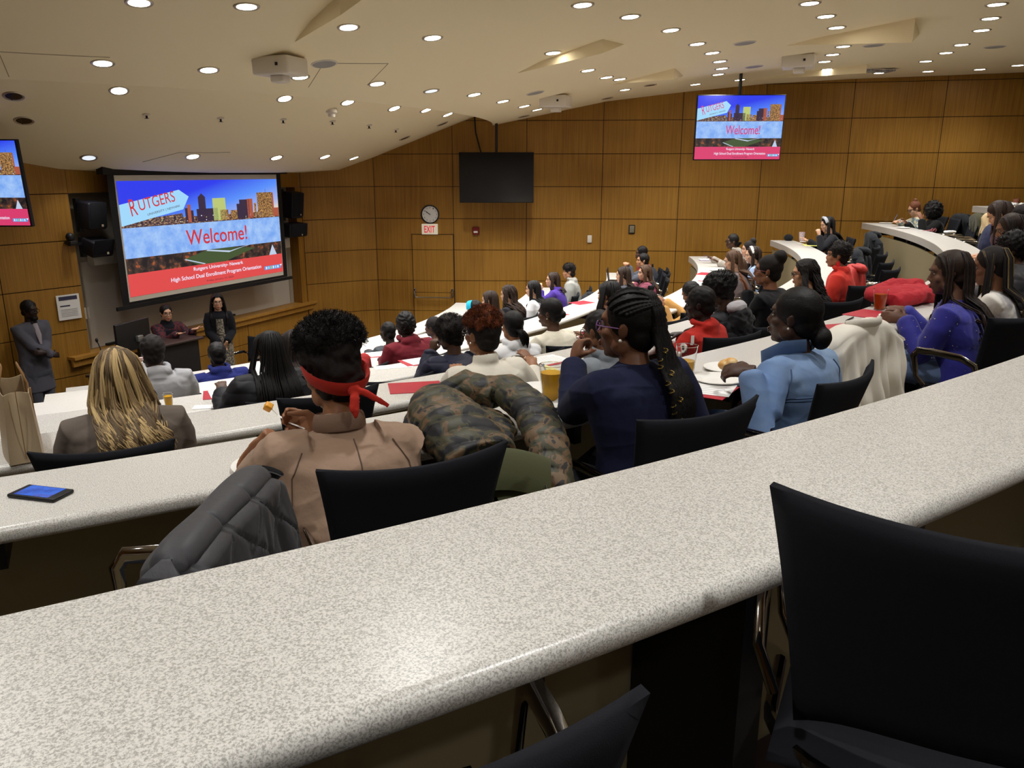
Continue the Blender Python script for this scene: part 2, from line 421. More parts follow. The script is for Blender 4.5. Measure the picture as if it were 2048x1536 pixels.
# door with panic bar in the right wall
mb = MB(); dl = Vector((-1.95, 15.665)); dr = Vector((-1.14, 15.6)); dd = (dr - dl).normalized(); dn = Vector((dd.y, -dd.x)); dang = math.atan2(dd.y, dd.x); dW = (dr - dl).length
for z0, z1 in ((1.09, 1.315), (1.325, 1.915), (1.925, 2.21), (.35, .715), (.725, 1.08)):
    c = (dl + dr) / 2 + dn * .022; mb.box((c.x, c.y, (z0 + z1) / 2), (dW - .012, .022, z1 - z0), (0, 0, dang))
mb.mi = 1
for u in (0, dW): c = dl + dd * u + dn * .016; mb.box((c.x, c.y, 1.1), (.012, .03, 2.25), (0, 0, dang))
c = (dl + dr) / 2 + dn * .016; mb.box((c.x, c.y, 2.217), (dW + .01, .03, .012), (0, 0, dang))
door = struct(mb.obj('door_1', [WOOD, WOODD], smooth=False))
mb = MB(); q = lambda u, o, z: (*(dl + dd * u + dn * o), z)
mb.tube([q(.05, .12, 1.0), q(dW - .05, .12, 1.0)], .014, 10)
for u in (.03, dW - .03):
    mb.rbox(q(u, .05, 1.09), (.05, .04, .16), .01, (0, 0, dang)); mb.tube([q(u, .06, 1.12), q(u, .12, 1.09), q(u + (.02 if u < .4 else -.02), .12, 1.0)], .015, 8)
mb.obj('panic_bar', CHROME, door)

# ---------------------------------------------------------------- DESKS
RANK = ['front', 'second', 'third', 'fourth', 'fifth', 'sixth', 'nearest and highest']
DA0 = [-62, -62.8, -62.9, -63.2, -64.5, -66, -73]; DA1 = [-5.2, -4.4, -3.9, -3.2, -3.0, -3.6, -5.9]
def arc(mb, prof, a0, a1, step=.9):
    """sweep closed (r,z) profile"""
    n = max(2, int((a1 - a0) / step)); m = len(prof); vs = []; fs = []
    for j in range(n + 1):
        a = a0 + (a1 - a0) * j / n
        for r, z in prof: vs.append(pol(r, a, z))
    for j in range(n):
        for i in range(m): fs.append((j * m + i, (j + 1) * m + i, (j + 1) * m + (i + 1) % m, j * m + (i + 1) % m))
    fs.append(tuple(range(m))); fs.append(tuple(reversed(range(n * m, n * m + m))))
    mb.add(vs, fs)
for k in range(7):
    r0 = RIN[k]; zt = ZT[k]; r1 = r0 + DW
    d = thing('lecture_desk', 'curved speckled grey laminate desk, %s row of the seven' % RANK[k], 'desk', pol(r0 + .2, -40, ZF[k]), 0, 'tiered curved desks')
    L = -Vector(d.location)
    step = .5 if k > 3 else .9
    mb = MB(); t = .048; rd = .022
    prof = [(r0, zt - .1), (r0, zt - .004), (r0 + .004, zt)] + [(r1 - rd + rd * math.sin(a), zt - rd + rd * math.cos(a)) for a in [i * PI / 10 for i in range(0, 6)]] + [(r1 - rd + rd * math.sin(a), zt - t + rd + rd * math.cos(a)) for a in [PI / 2 + i * PI / 10 for i in range(1, 6)]] + [(r0 + .022, zt - t), (r0 + .022, zt - .1)]
    arc(mb, prof, DA0[k], DA1[k], step); mb.xf(Matrix.Translation(L)); mb.obj('desktop', LAM, d, ang=.5)
    mb = MB(); zb = ZF[k - 1] if k else 0
    arc(mb, [(r0 + .03, zb), (r0 + .03, zt - .165), (r0 + .06, zt - .165), (r0 + .06, zb)], DA0[k] + .2, DA1[k] - .3, 1); mb.xf(Matrix.Translation(L)); mb.obj('modesty_panel', PANEL, d, ang=.5)
    mb = MB(); a = DA0[k] + .6; 
    while a < DA1[k]:
        mb = MB(); c = pol(r0 + .16, a, zt - .11); mb.box(c + L, (.24, .035, .12), (0, 0, math.radians(a))); a += .95 / r0 * 57.3 / 1.0; mb.obj('bracket', BLACKP, d, smooth=False)
    if k in (5, 6):
        na = 0; a = DA0[k] + 2
        while a < DA1[k] - 2:
            mb = MB(); c = pol(r0 + .2, a, (ZF[k] + zt - .05) / 2); mb.box(c + L, (.26, .06, zt - .05 - ZF[k]), (0, 0, math.radians(a))); mb.obj('support', BLACKP, d, smooth=False); a += 1.9 / r0 * 57.3

# ---------------------------------------------------------------- CEILING DEVICES
LON = mat('lamp_glow', (1, .95, .85), .5, emit=(1, .93, .8), es=22)
LDIM = mat('lamp_lens', rgb(205, 215, 225), .3, emit=(.85, .92, 1), es=.9)
RINGM = mat('lamp_ring', rgb(190, 180, 160), .3, .6)
DL = [(-2.84, 6.57), (-2.11, 6.85), (-1.46, 7.65), (-.77, 8.28), (-3.73, 7.72), (-2.96, 8.25), (-2.23, 8.88), (-4.22, 9.02), (-2.78, 10.25), (-1.54, 9.61), (-1, 10.41), (-.5, 11.11), (-5.35, 10.4), (-4.33, 11.16), (-3.51, 12.26), (-3.0, 13.2), (-2.75, 14.3), (-2.16, 11.01), (-1.68, 11.93), (-1.3, 12.67), (-1.05, 13.63), (-.13, 12.06), (.19, 13.03), (.42, 13.92), (.46, 9.5), (.62, 7.57), (1.12, 8.14), (1.65, 8.89), (2.13, 9.8), (2.48, 10.52), (2.77, 11.3), (2.99, 12.05), (3.11, 12.73), (.98, 10.9), (1.31, 11.7), (1.54, 12.04), (1.81, 13.48), (2.8, 8.11), (3.2, 8.76), (3.57, 9.42), (4.2, 10.8), (4.34, 11.5), (4.5, 12.2), (4.91, 13.16), (4.75, 8.45), (5.12, 9.19), (5.45, 9.93), (5.81, 11.01), (5.99, 11.73), (6.15, 12.6), (7.92, 13.26), (3.74, 13.84), (3.03, 13.91), (6.09, 14.01), (6.84, 13.89), (7.59, 13.72), (4.44, 12.8)]
OFFL = [(-5.17, 8.7), (-5.4, 9.21), (-1.86, 14.34), (-1.21, 14.45), (.21, 14.71), (.91, 14.31), (1.66, 14.6), (2.17, 13.2)]
# lamps over the near rows, above and behind the camera
EXTRA = [(-3.5, 4.6), (-1.6, 5.3), (.4, 5.6), (2.3, 6.2), (4.2, 7.0), (-4.6, 6.5), (-2.2, 2.6), (-.3, 3.0), (1.7, 3.4), (3.6, 4.4), (5.6, 6.2), (-1.0, .4), (1.2, .8), (3.2, 1.6), (5.4, 3.4), (6.8, 8.2), (8.2, 10.6), (-3.8, 1.2), (.3, -1.5), (2.8, -1), (-2.4, -1.4), (5.4, .5)]
mb = MB(); mb.lathe([(.078, -.004), (.098, -.008), (.104, -.002), (.104, .004)], n=24, cap=False); ringm = mb.mesh('trim_ring', RINGM)
mb = MB(); mb.lathe([(.0001, -.0035), (.078, -.0035)], n=20, cap=False); lensm = mb.mesh('lens', LON); mb = MB(); mb.lathe([(.0001, -.0035), (.078, -.0035)], n=20, cap=False); lensd = mb.mesh('lens_dim', LDIM)
OFFM = mat('reflector_dark', rgb(70, 62, 52), .25, .7)
mb = MB(); mb.lathe([(.0001, -.003), (.03, -.004), (.078, -.003)], n=20, cap=False)
for a in range(5): mb.box((.02 * (a - 2) * 1.4, 0, -.005), (.006, .12, .004))
lenso = mb.mesh('baffle', OFFM)
def zone(x, y):
    u = 'front' if math.hypot(x - C.x, y - C.y) < 8.1 else ('middle' if math.hypot(x - C.x, y - C.y) < 11.5 else 'rear')
    return u
def downlight(x, y, kind):
    z = ceil_z(x, y); e = .25
    gx = (ceil_z(x + e, y) - ceil_z(x - e, y)) / (2 * e); gy = (ceil_z(x, y + e) - ceil_z(x, y - e)) / (2 * e)
    if abs(gx) > .6 or abs(gy) > .6: gx = gy = 0
    u = zone(x, y)
    lab = {'on': 'round recessed downlight, lit, in the %s part of the sloping ceiling' % u, 'dim': 'round recessed downlight with a cool bluish lens in the %s ceiling' % u, 'off': 'round recessed downlight, unlit with a dark louvre, in the %s ceiling' % u}[kind]
    t = thing('downlight', lab, 'ceiling light', (x, y, z - .003), 0, 'recessed downlights, %s, %s ceiling' % ({'on': 'lit', 'dim': 'bluish', 'off': 'unlit'}[kind], u))
    t.rotation_euler = (math.atan(gy), -math.atan(gx), 0)
    link('trim_ring', ringm, t); link('lens', {'on': lensm, 'dim': lensd, 'off': lenso}[kind], t)
    if kind != 'off':
        l = bpy.data.lights.new('lamp', 'SPOT'); l.energy = LAMP_W * (1 if kind == 'on' else .8); l.color = LAMP_C; l.spot_size = math.radians(118); l.spot_blend = .9; l.shadow_soft_size = .07
        l.energy *= (.62 if x > 2.4 and y > 7.9 else (.85 if y > 8.5 else 1)) * 1.0
        l.energy *= .4 if (y > 13.5 and x > 3.2) or math.hypot(x - C.x, y - C.y) < 6.4 else (.7 if y > 12.9 and x > 3.2 else (1.5 if y > 12.5 and x > -2 else 1))
        lo = bpy.data.objects.new('lamp', l); COL.objects.link(lo); lo.parent = t; lo.location = (0, 0, -.03)
        lo.rotation_euler = (-t.rotation_euler[0], -t.rotation_euler[1], 0)
for i, (x, y) in enumerate(DL): downlight(x, y, 'dim' if i in (10, 12) else 'on')
for x, y in OFFL: downlight(x, y, 'off')
for x, y in EXTRA: downlight(x, y, 'on')
# ceiling speakers, detectors, sprinklers, projectors
GRL = mat('speaker_grille', rgb(150, 146, 142), .7)
def ceil_thing(name, lab, cat, x, y, group=None, drop=.0):
    e = .2; gx = (ceil_z(x + e, y) - ceil_z(x - e, y)) / (2 * e); gy = (ceil_z(x, y + e) - ceil_z(x, y - e)) / (2 * e)
    t = thing(name, lab, cat, (x, y, ceil_z(x, y) - .002 - drop), 0, group)
    if drop == 0 and abs(gx) < .6: t.rotation_euler = (math.atan(gy), -math.atan(gx), 0)
    return t
spk = [(-1.9, 8.57, 'beside the boxy projector at left'), (.33, 11.89, 'left of the middle ceiling projector'), (2.73, 10.0, 'between two lamp rows near the big wedge'), (3.48, 12.16, 'just below the rear projector'), (4.59, 10.81, 'right of the rear projector'), (6.38, 11.25, 'nearest the right edge')]
for x, y, l in spk:
    t = ceil_thing('ceiling_speaker', 'round grey flush ceiling speaker ' + l, 'speaker', x, y, 'flush ceiling speakers')
    mb = MB(); mb.lathe([(.0001, -.006), (.115, -.006), (.12, 0)], n=28, cap=False); mb.obj('grille', GRL, t)
    mb = MB(); mb.lathe([(.119, -.007), (.132, -.004), (.134, 0)], n=28, cap=False); mb.obj('rim', CREAM, t)
for x, y, l in ((-2.25, 8.21, 'large, upper left, beside a round speaker'), (.66, 12.66, 'middle one near the ceiling lip'), (3.87, 11.46, 'rear one, above the lit wall screen')):
    t = thing('ceiling_projector', 'boxy white ceiling projector housing, ' + l, 'projector', (x, y, ceil_z(x, y)), math.radians(-20), 'ceiling projector housings')
    mb = MB(); mb.rbox((0, 0, -.075), (.42, .34, .17), .025); mb.obj('housing', CREAM, t)
    mb = MB(); mb.rbox((.02, -.04, -.19), (.15, .13, .075), .02); mb.obj('lens_block', CREAM, t)
    mb = MB(); mb.rbox((.08, -.172, -.07), (.03, .01, .03), .004); mb.obj('sensor', BLACKP, t)
t = thing('smoke_detector', 'white round smoke detector on the front ceiling above the right board speaker', 'smoke detector', (-2.4, 11.1, ceil_z(-2.4, 11.1)))
mb = MB(); mb.lathe([(.075, .02), (.075, -.03), (.05, -.05), (.045, -.085), (.0001, -.09)], n=20, cap=False); mb.obj('housing', CREAM, t)
for x, y in [(-4.24, 9.67), (-3.59, 10.26), (-2.99, 10.87), (-2.49, 11.53), (-2.12, 12.32), (-1.85, 13.21)]:
    t = thing('sprinkler', 'small ceiling sprinkler head with dark deflector in the front ceiling row', 'sprinkler', (x, y, ceil_z(x, y)), 0, 'sprinkler heads across the front ceiling')
    mb = MB(); mb.lathe([(.045, .015), (.045, -.008), (.02, -.012)], n=16); mb.obj('escutcheon', CREAM, t)
    mb = MB(); mb.lathe([(.012, -.01), (.012, -.04), (.026, -.042), (.026, -.046)], n=12); mb.obj('deflector', BLACKP, t)
# access hatches drawn as fine seams, and the slotted return grille
def hatch(n, pts):
    mb = MB()
    for i in range(len(pts) - 1):
        a, b = pts[i], pts[i + 1]; P = []
        for j in range(9):
            x = a[0] + (b[0] - a[0]) * j / 8; y = a[1] + (b[1] - a[1]) * j / 8; P.append((x, y, ceil_z(x, y) - .001))
        mb.tube(P, .0035, 4)
    struct(mb.obj('trim_%d' % n, mat('seam', rgb(150, 136, 108), .8)))
hatch(21, [(-2.25, 9.3), (-1.9, 8.55), (-1.3, 8.9), (-1.65, 9.6)])
hatch(22, [(-4.75, 8.0), (-4.35, 7.2), (-3.6, 7.6)])
hatch(23, [(-4.9, 10.9), (-4.4, 10.9), (-3.9, 11.4)])
t = thing('return_grille', 'slotted grey return air grille set in the ceiling near the right wall', 'vent', (5.75, 13.5, ceil_z(5.75, 13.5) - .01), math.radians(8))
mb = MB(); mb.box((0, 0, 0), (.7, .34, .01)); mb.obj('frame', CREAM, t)
mb = MB()
for i in range(12): mb.box((-.3 + i * .055, 0, -.012), (.018, .3, .02), (0, .5, 0))
mb.obj('slats', GRL, t)
# ================================================================= SLIDE, SCREENS, FRONT OF ROOM
def em(name, c, s=1.0):
    return mat('slide_' + name, (0.01, .01, .01), .5, emit=c, es=s)
def sky_mat():
    m = em('sky', (0, 0, 1)); nt, b = nodes(m)
    tc = nt.nodes.new('ShaderNodeTexCoord'); sp = nt.nodes.new('ShaderNodeSeparateXYZ'); nt.links.new(tc.outputs['Object'], sp.inputs[0])
    a = nt.nodes.new('ShaderNodeMath'); a.operation = 'MULTIPLY_ADD'; a.inputs[1].default_value = -1.5; a.inputs[2].default_value = 1.2
    b2 = nt.nodes.new('ShaderNodeMath'); b2.operation = 'MULTIPLY_ADD'; b2.inputs[1].default_value = .36
    nt.links.new(sp.outputs['Y'], a.inputs[0]); nt.links.new(sp.outputs['X'], b2.inputs[0]); nt.links.new(a.outputs[0], b2.inputs[2])
    r = nt.nodes.new('ShaderNodeValToRGB'); e = r.color_ramp.elements
    e[0].position = .15; e[0].color = (*rgb(45, 60, 235), 1); e[1].position = .95; e[1].color = (*rgb(250, 225, 170), 1)
    x = e.new(.5); x.color = (*rgb(90, 145, 250), 1); x = e.new(.75); x.color = (*rgb(165, 180, 235), 1)
    nt.links.new(b2.outputs[0], r.inputs['Fac']); nt.links.new(r.outputs['Color'], b.inputs['Emission Color']); return m
def noise_em(name, stops, scale, s=1.0, vor=False, stretch=(1, 1, 1)):
    m = em(name, (0, 0, 0), s); nt, b = nodes(m); tc = nt.nodes.new('ShaderNodeTexCoord'); mp = nt.nodes.new('ShaderNodeMapping'); mp.inputs['Scale'].default_value = stretch
    n = nt.nodes.new('ShaderNodeTexNoise'); n.inputs['Scale'].default_value = scale; n.inputs['Detail'].default_value = 5; n.inputs['Roughness'].default_value = .65
    r = nt.nodes.new('ShaderNodeValToRGB'); e = r.color_ramp.elements; e[0].position, e[0].color = stops[0][0], (*stops[0][1], 1); e[1].position, e[1].color = stops[-1][0], (*stops[-1][1], 1)
    for p, c in stops[1:-1]: q = e.new(p); q.color = (*c, 1)
    nt.links.new(tc.outputs['Object'], mp.inputs['Vector']); nt.links.new(mp.outputs[0], n.inputs['Vector']); nt.links.new(n.outputs['Fac'], r.inputs['Fac']); nt.links.new(r.outputs['Color'], b.inputs['Emission Color']); return m
def slide_mats(tv):
    s = 1.0; red = rgb(222, 74, 74) if not tv else rgb(216, 62, 110)
    return [sky_mat(), noise_em('city' , [(.42, rgb(38, 30, 52)), (.55, rgb(120, 90, 80)), (.64, rgb(230, 190, 130)), (.72, rgb(200, 210, 200))], 34, s, stretch=(1, 2.2, 1)),
            noise_em('band', [(.35, rgb(118, 165, 240)), (.65, rgb(165, 200, 248))], 9, s), noise_em('night', [(.42, rgb(30, 26, 30)), (.56, rgb(74, 54, 46)), (.68, rgb(190, 96, 50)), (.78, rgb(240, 190, 120))], 12, s),
            em('red_tv' if tv else 'red', red), em('pale', rgb(160, 215, 250)), em('textred_tv' if tv else 'textred', rgb(206, 52, 62) if not tv else rgb(214, 60, 130)), em('white', rgb(235, 235, 255)),
            em('tower', rgb(58, 44, 66)), em('brick', rgb(170, 88, 66)), em('green', rgb(186, 200, 120)), noise_em('office', [(.4, rgb(70, 48, 40)), (.62, rgb(200, 150, 90))], 60, s), em('strip', rgb(96, 150, 215)), em('grass', rgb(66, 84, 50)), em('roof', rgb(190, 205, 230)), em('ink', rgb(70, 40, 50))]
def slide(parent, W, H, M, tv):
    """picture in its own XY plane (x right, y up, unit height), placed by M"""
    A_ = W / H; q = MB()
    def rect(x0, y0, x1, y1, mi, z=0): q.mi = mi; q.add([(x0, y0, z), (x1, y0, z), (x1, y1, z), (x0, y1, z)], [(0, 1, 2, 3)])
    def poly(P, mi, z): q.mi = mi; q.add([(x, y, z) for x, y in P], [tuple(range(len(P)))])
    a = A_
    rect(0, .60, a, 1, 0); rect(0, .60, a, .665, 1, .001)
    poly([(.0, .66), (.2 * a, .68), (.34 * a, .70), (.34 * a, .66)], 1, .0015)
    for x0, x1, y, mi in ((.355, .37, .745, 8), (.37, .39, .775, 9), (.39, .405, .72, 8), (.44, .485, .84, 8), (.425, .56, .73, 8), (.53, .615, .825, 10), (.575, .63, .71, 11), (.69, .715, .76, 8), (.71, .78, .80, 8), (.765, .805, .805, 9), (.815, .83, .76, 11), (.84, .955, .865, 11), (.955, .965, .86, 9), (.965, 1, .70, 9), (.645, .69, .70, 11)):
        rect(x0 * a, .61, x1 * a, y, mi, .002)
    poly([(.44 * a, .84), (.485 * a, .84), (.4625 * a, .875)], 8, .002); rect(.905 * a, .865, .907 * a, .90, 8, .002)
    q.mi = 1
    for i in range(60):
        x = random.uniform(.02, .98) * a; y = random.uniform(.61, .665); s_ = random.uniform(.004, .012); rect(x, y, x + s_, y + s_ * .8, random.choice([10, 9, 7, 8]), .003)
    rect(0, .335, a, .60, 2, .002)
    rect(0, .185, a, .335, 3); poly([(.32 * a, .27), (.47 * a, .335), (.62 * a, .335), (.80 * a, .30), (.58 * a, .20), (.40 * a, .20)], 13, .001); poly([(.46 * a, .325), (.47 * a, .335), (.62 * a, .30), (.61 * a, .285)], 14, .002)
    poly([(.61 * a, .285), (.62 * a, .30), (.76 * a, .335), (.74 * a, .335)], 14, .002); poly([(.32 * a, .265), (.33 * a, .27), (.45 * a, .205), (.44 * a, .20)], 14, .002); poly([(.9 * a, .20), (.93 * a, .31), (.96 * a, .20)], 14, .002)
    rect(0, 0, a, .20, 4, .002)
    poly([(0, .615), (0, .80), (.33 * a, .915), (.385 * a, .85), (.345 * a, .735)], 5, .004)
    rect(.855 * a, .045, .985 * a, .085, 12, .004); poly([(.985 * a, .065), (.975 * a, .085), (.995 * a, .085)], 7, .005)
    for i in range(6): rect((.865 + .018 * i) * a, .052, (.876 + .018 * i) * a, .078, [7, 5, 10, 7, 5, 7][i], .005)
    R = Matrix.Rotation(math.atan2(.115, .33 * a), 4, 'Z')
    put_text(q, 'R', .07 * a, .775, .006, .035 * a, 6, .145, M=R); put_text(q, 'UTGERS', .20 * a, .825, .006, .205 * a, 6, .098, M=R)
    put_text(q, 'UNIVERSITY | NEWARK', .235 * a, .735, .006, .19 * a, 15, .026, M=R)
    put_text(q, 'Welcome!', .545 * a, .468, .006, .40 * a, 6, .145, bold=.008)
    put_text(q, 'Rutgers University- Newark', .535 * a, .16, .006, .33 * a, 7, .045, bold=.012); put_text(q, 'High School Dual Enrollment Program Orientation', .53 * a, .088, .006, .60 * a, 7, .05, bold=.012)
    put_text(q, 'Friday, January 10, 2020', .535 * a, .032, .006, .18 * a, 15, .024)
    o = q.obj('slide_picture', slide_mats(tv), parent, smooth=False); o.matrix_basis = M @ Matrix.Diagonal((H, H, .5, 1)); return o
FRM = mat('screen_border', rgb(14, 14, 18), .7); SCR = mat('screen_cloth', rgb(214, 208, 196), .8)
# projection screen hanging in front of the board bay
def fplane(s, off, z):   # matrix whose X runs along the front wall, Y up, Z toward the room
    p = fw(s, off, z); return Matrix(((D.x, 0, NN.x, p.x), (D.y, 0, NN.y, p.y), (0, 1, 0, p.z), (0, 0, 0, 1)))
p0 = fw(2.12, .3, 3.38); t = thing('projection_screen', 'large pulled-down projection screen with black border showing the red and blue welcome slide', 'projection screen', p0, 0)
L = Matrix.Translation(-p0)
M0 = L @ fplane(0, .3, 0)
mb = MB(); mb.box((2.125, 2.5, -.004), (3.5, 1.8, .006)); mb.mi = 1; mb.box((2.125, 2.495, .001), (3.28, 1.71, .006)); o = mb.obj('screen_cloth', [FRM, SCR], t, smooth=False); o.matrix_basis = M0
mb = MB(); mb.box((2.125, 1.57, 0), (3.72, .05, .03)); o = mb.obj('weight_bar', FRM, t, smooth=False); o.matrix_basis = M0
mb = MB(); mb.box((2.15, 3.41, -.02), (3.72, .1, .12)); o = mb.obj('case', FRM, t, smooth=False); o.matrix_basis = M0
slide(t, 3.25, 1.57, M0 @ Matrix.Translation((.505, 1.705, .006)), False)
# whiteboard, its tray box, switch, notice
t = thing('whiteboard', 'long pale whiteboard on the grey bay wall behind the screen', 'whiteboard', fw(2.3, -.19, 1.6))
mb = MB(); fbox(mb, .18, 4.5, -.2, -.185, 1.0, 2.2); mb.mi = 1
for a in (.18, 4.5): fbox(mb, a - .01, a + .01, -.2, -.18, 1.0, 2.2)
mb.xf(Matrix.Translation(-t.location)); mb.obj('board', [mat('board_white', rgb(186, 180, 172), .35), RINGM], t, smooth=False)
mb = MB(); fbox(mb, .4, 1.1, -.185, -.13, 1.0, 1.03); fbox(mb, 2.6, 2.95, -.15, -.11, 1.02, 1.05); mb.xf(Matrix.Translation(-t.location)); mb.obj('pen_tray', BLACKP, t, smooth=False)
for s0, s1, z0, z1, l in ((.3, .95, 2.15, 2.33, 'left of the projection screen under the speaker'), (3.95, 4.45, 2.05, 2.22, 'right of the projection screen under the speaker')):
    mb = MB(); fbox(mb, s0, s1, -.19, -.06, z0, z1); tag(mb.obj('equipment_box', WHITE, smooth=False), 'white oblong wall box ' + l, 'box', 'white boxes beside the screen')
def board_speaker(s, z, l, w_, h_, tilt):
    t = thing('loudspeaker', l, 'speaker', fw(s, .0, z), FROT, 'black speakers beside the screen')
    mb = MB(); mb.rbox((0, -.12, 0), (w_, .24, h_), .03, (tilt, 0, 0)); mb.obj('cabinet', mat('speaker_black', rgb(16, 15, 26), .6), t)
    mb = MB(); mb.rbox((0, -.245, 0), (w_ * .9, .012, h_ * .9), .005, (tilt, 0, 0)); mb.obj('grille', BLACKF, t)
    mb = MB(); mb.box((-w_ * .35, .02, 0), (.06, .06, h_ * 1.2)); mb.obj('bracket', BLACKP, t)
    mb = MB(); mb.box((w_ * .12, -.255, -h_ * .38), (.03, .006, .03)); mb.obj('badge', RINGM, t)
board_speaker(.22, 2.84, 'upright black loudspeaker upper left of the projection screen', .28, .36, .12)
board_speaker(.24, 2.42, 'angled black loudspeaker below the upright one, left of the screen', .34, .22, .3)
board_speaker(4.38, 2.82, 'upright black loudspeaker upper right of the projection screen', .32, .46, .12)
board_speaker(4.36, 2.38, 'boxy black loudspeaker lower right of the projection screen', .5, .24, .1)
t = thing('camera_on_bracket', 'small black wall camera on an arm left of the lower board speaker', 'camera', fw(-.12, .03, 2.5), FROT)
mb = MB(); mb.rbox((0, -.05, 0), (.1, .12, .05), .01); mb.ell((0, -.05, .07), (.055, .055, .06)); mb.obj('camera_head', BLACKP, t)
mb = MB(); mb.box((.13, .0, -.03), (.24, .04, .03)); mb.obj('arm', BLACKP, t)
mb = MB(); mb.box((0, 0, 0), (.3, .012, .33)); t = thing('notice', 'white paper notice with a dark header on the panels left of the board', 'notice', (-5.892, 10.422, 1.66), math.atan2(.68, .46)); mb.obj('sheet', PAPER, t, smooth=False)
mb = MB(); mb.box((0, -.007, .12), (.24, .003, .05)); mb.box((-.05, -.007, .02), (.13, .003, .016))
for i in range(5): mb.box((.0, -.007, -.03 - .022 * i), (.22, .003, .003))
mb.obj('print', mat('ink_navy', rgb(60, 60, 86), .7), t, smooth=False)
mb = MB(); c = fw(.17, -.19, 1.5); mb.rbox(c, (.1, .02, .16), .008, (0, 0, FROT)); tag(mb.obj('light_switch', CREAM), 'cream switch plate on the grey wall beside the paper notice', 'switch')
# ---- televisions
def tv(name, lab, loc, rz, W, H, on, tilt=.06):
    t = thing(name, lab, 'television', loc, rz, None)
    R = Euler((PI / 2 + tilt, 0, 0)).to_matrix().to_4x4(); 
    mb = MB(); mb.rbox((0, .03, 0), (W, .055, H), .008, (tilt, 0, 0)); mb.obj('casing', FRM, t)
    if on: slide(t, W - .03, H - .03, Matrix.Translation((0, -.003, 0)) @ R @ Matrix.Translation((-(W - .03) / 2, -(H - .03) / 2, .003)), True)
    else:
        mb = MB(); mb.box((0, -.001, 0), (W - .025, .004, H - .025), (tilt, 0, 0)); mb.obj('screen_glass', mat('tv_glass', rgb(10, 10, 13), .12, coat=1), t, smooth=False)
    z1 = ceil_z(loc[0], loc[1] + .1) - loc[2] + .02
    mb = MB(); mb.tube([(0, .12, -.1), (0, .12, z1)], .025, 10); mb.box((0, .08, 0), (.3, .06, .25)); mb.obj('ceiling_mount', BLACKP, t)
    return t
tv('television', 'hanging television at right showing the welcome slide', (3.50, 12.8, 4.05), -.05, 1.34, .965, True)
tv('television', 'hanging television cropped by the left edge, showing the welcome slide', (-6.05, 9.03, 3.27), math.radians(-2), 1.33, .94, True)
tv('television', 'hanging television that is switched off, its black glass reflecting lamps', (-.285, 15.0, 3.29), 0, 1.37, .9, False, .03)
t = thing('hanging_cable', 'thin black cable running down the panels to the dark television', 'cable', (-.85, 15.55, 4.0))
mb = MB(); mb.tube([(.15, 0, .42), (.17, -.02, .1), (.25, -.05, -.2), (.3, -.2, -.35)], .016, 6); mb.obj('cable', BLACKP, t)
# ---- wall fittings on the right wall
def rw_pt(px, z, off=.03):
    for (a, b) in zip(RW, RW[1:]):
        if a[0] <= px <= b[0]:
            u = (px - a[0]) / (b[0] - a[0]); y = a[1] + (b[1] - a[1]) * u; d = math.atan2(b[1] - a[1], b[0] - a[0]); return Vector((px + math.sin(d) * off, y - math.cos(d) * off, z)), d
def un(x, y, Y):   # world x,z of a pixel at forward distance Y
    p_ = math.radians(15.04); u = (x - 1024) / 1582; v = (y - 768) / 1582; dn = math.sin(p_) + v * math.cos(p_); f_ = math.cos(p_) - v * math.sin(p_); return u / f_ * Y, CAMZ - dn / f_ * Y
def rw_fit(wx, z): return rw_pt(wx, z, .014)
p, a = rw_fit(-1.58, 2.6); t = thing('clock', 'round black-rimmed wall clock with white dial above the exit sign', 'clock', p, a)
def disc(mb, r, y, n=32): mb.add([(0, y, 0)] + [(r * math.cos(2 * PI * i / n), y, r * math.sin(2 * PI * i / n)) for i in range(n)], [(0, 1 + i, 1 + (i + 1) % n) for i in range(n)])
mb = MB(); mb.lathe([(.155, 0), (.178, 0), (.18, .03), (.16, .04), (.155, .02), (.155, 0)], n=36, cap=False); mb.xf(Matrix.Rotation(PI / 2, 4, 'X')); mb.obj('rim', BLACKP, t)
mb = MB(); disc(mb, .158, -.015); mb.obj('dial', PAPER, t, smooth=False)
mb = MB()
for i in range(12): an = PI / 2 - i * PI / 6; put_text(mb, str(i or 12), .125 * math.cos(an), .125 * math.sin(an), .017, .016 if 0 < i < 10 else .026, 0, .03)
mb.xf(Matrix.Rotation(PI / 2, 4, 'X')); mb.obj('numerals', BLACKP, t, smooth=False)
mb = MB(); mb.box((-.035, -.02, .022), (.095, .004, .011), (0, math.radians(32), 0)); mb.box((-.042, -.024, .032), (.125, .003, .006), (0, math.radians(37), 0)); mb.obj('hands', BLACKP, t, smooth=False)
p, a = rw_fit(-1.59, 2.32); t = thing('exit_sign', 'white EXIT sign with red letters over the door', 'exit sign', p, a)
mb = MB(); mb.rbox((0, -.03, 0), (.31, .06, .2), .008); mb.obj('housing', mat('exit_white', rgb(225, 215, 190), .5, emit=(1, .9, .75), es=.25), t)
mb = MB(); put_text(mb, 'EXIT', 0, 0, .063, .21, 0, .13, bold=.015); mb.xf(Matrix.Rotation(PI / 2, 4, 'X')); mb.obj('lettering', mat('exit_red', rgb(215, 40, 60), .5, emit=(.8, .03, .05), es=.5), t, smooth=False)
p, a = rw_fit(-.70, 2.29); t = thing('fire_alarm', 'small dark red fire alarm strobe right of the clock', 'fire alarm', p, a)
mb = MB(); mb.rbox((0, -.025, 0), (.13, .05, .15), .01); mb.obj('housing', mat('alarm_red', rgb(120, 18, 20), .4), t); mb = MB(); mb.rbox((0, -.055, -.02), (.08, .02, .035), .006); mb.obj('strobe', WHITE, t)
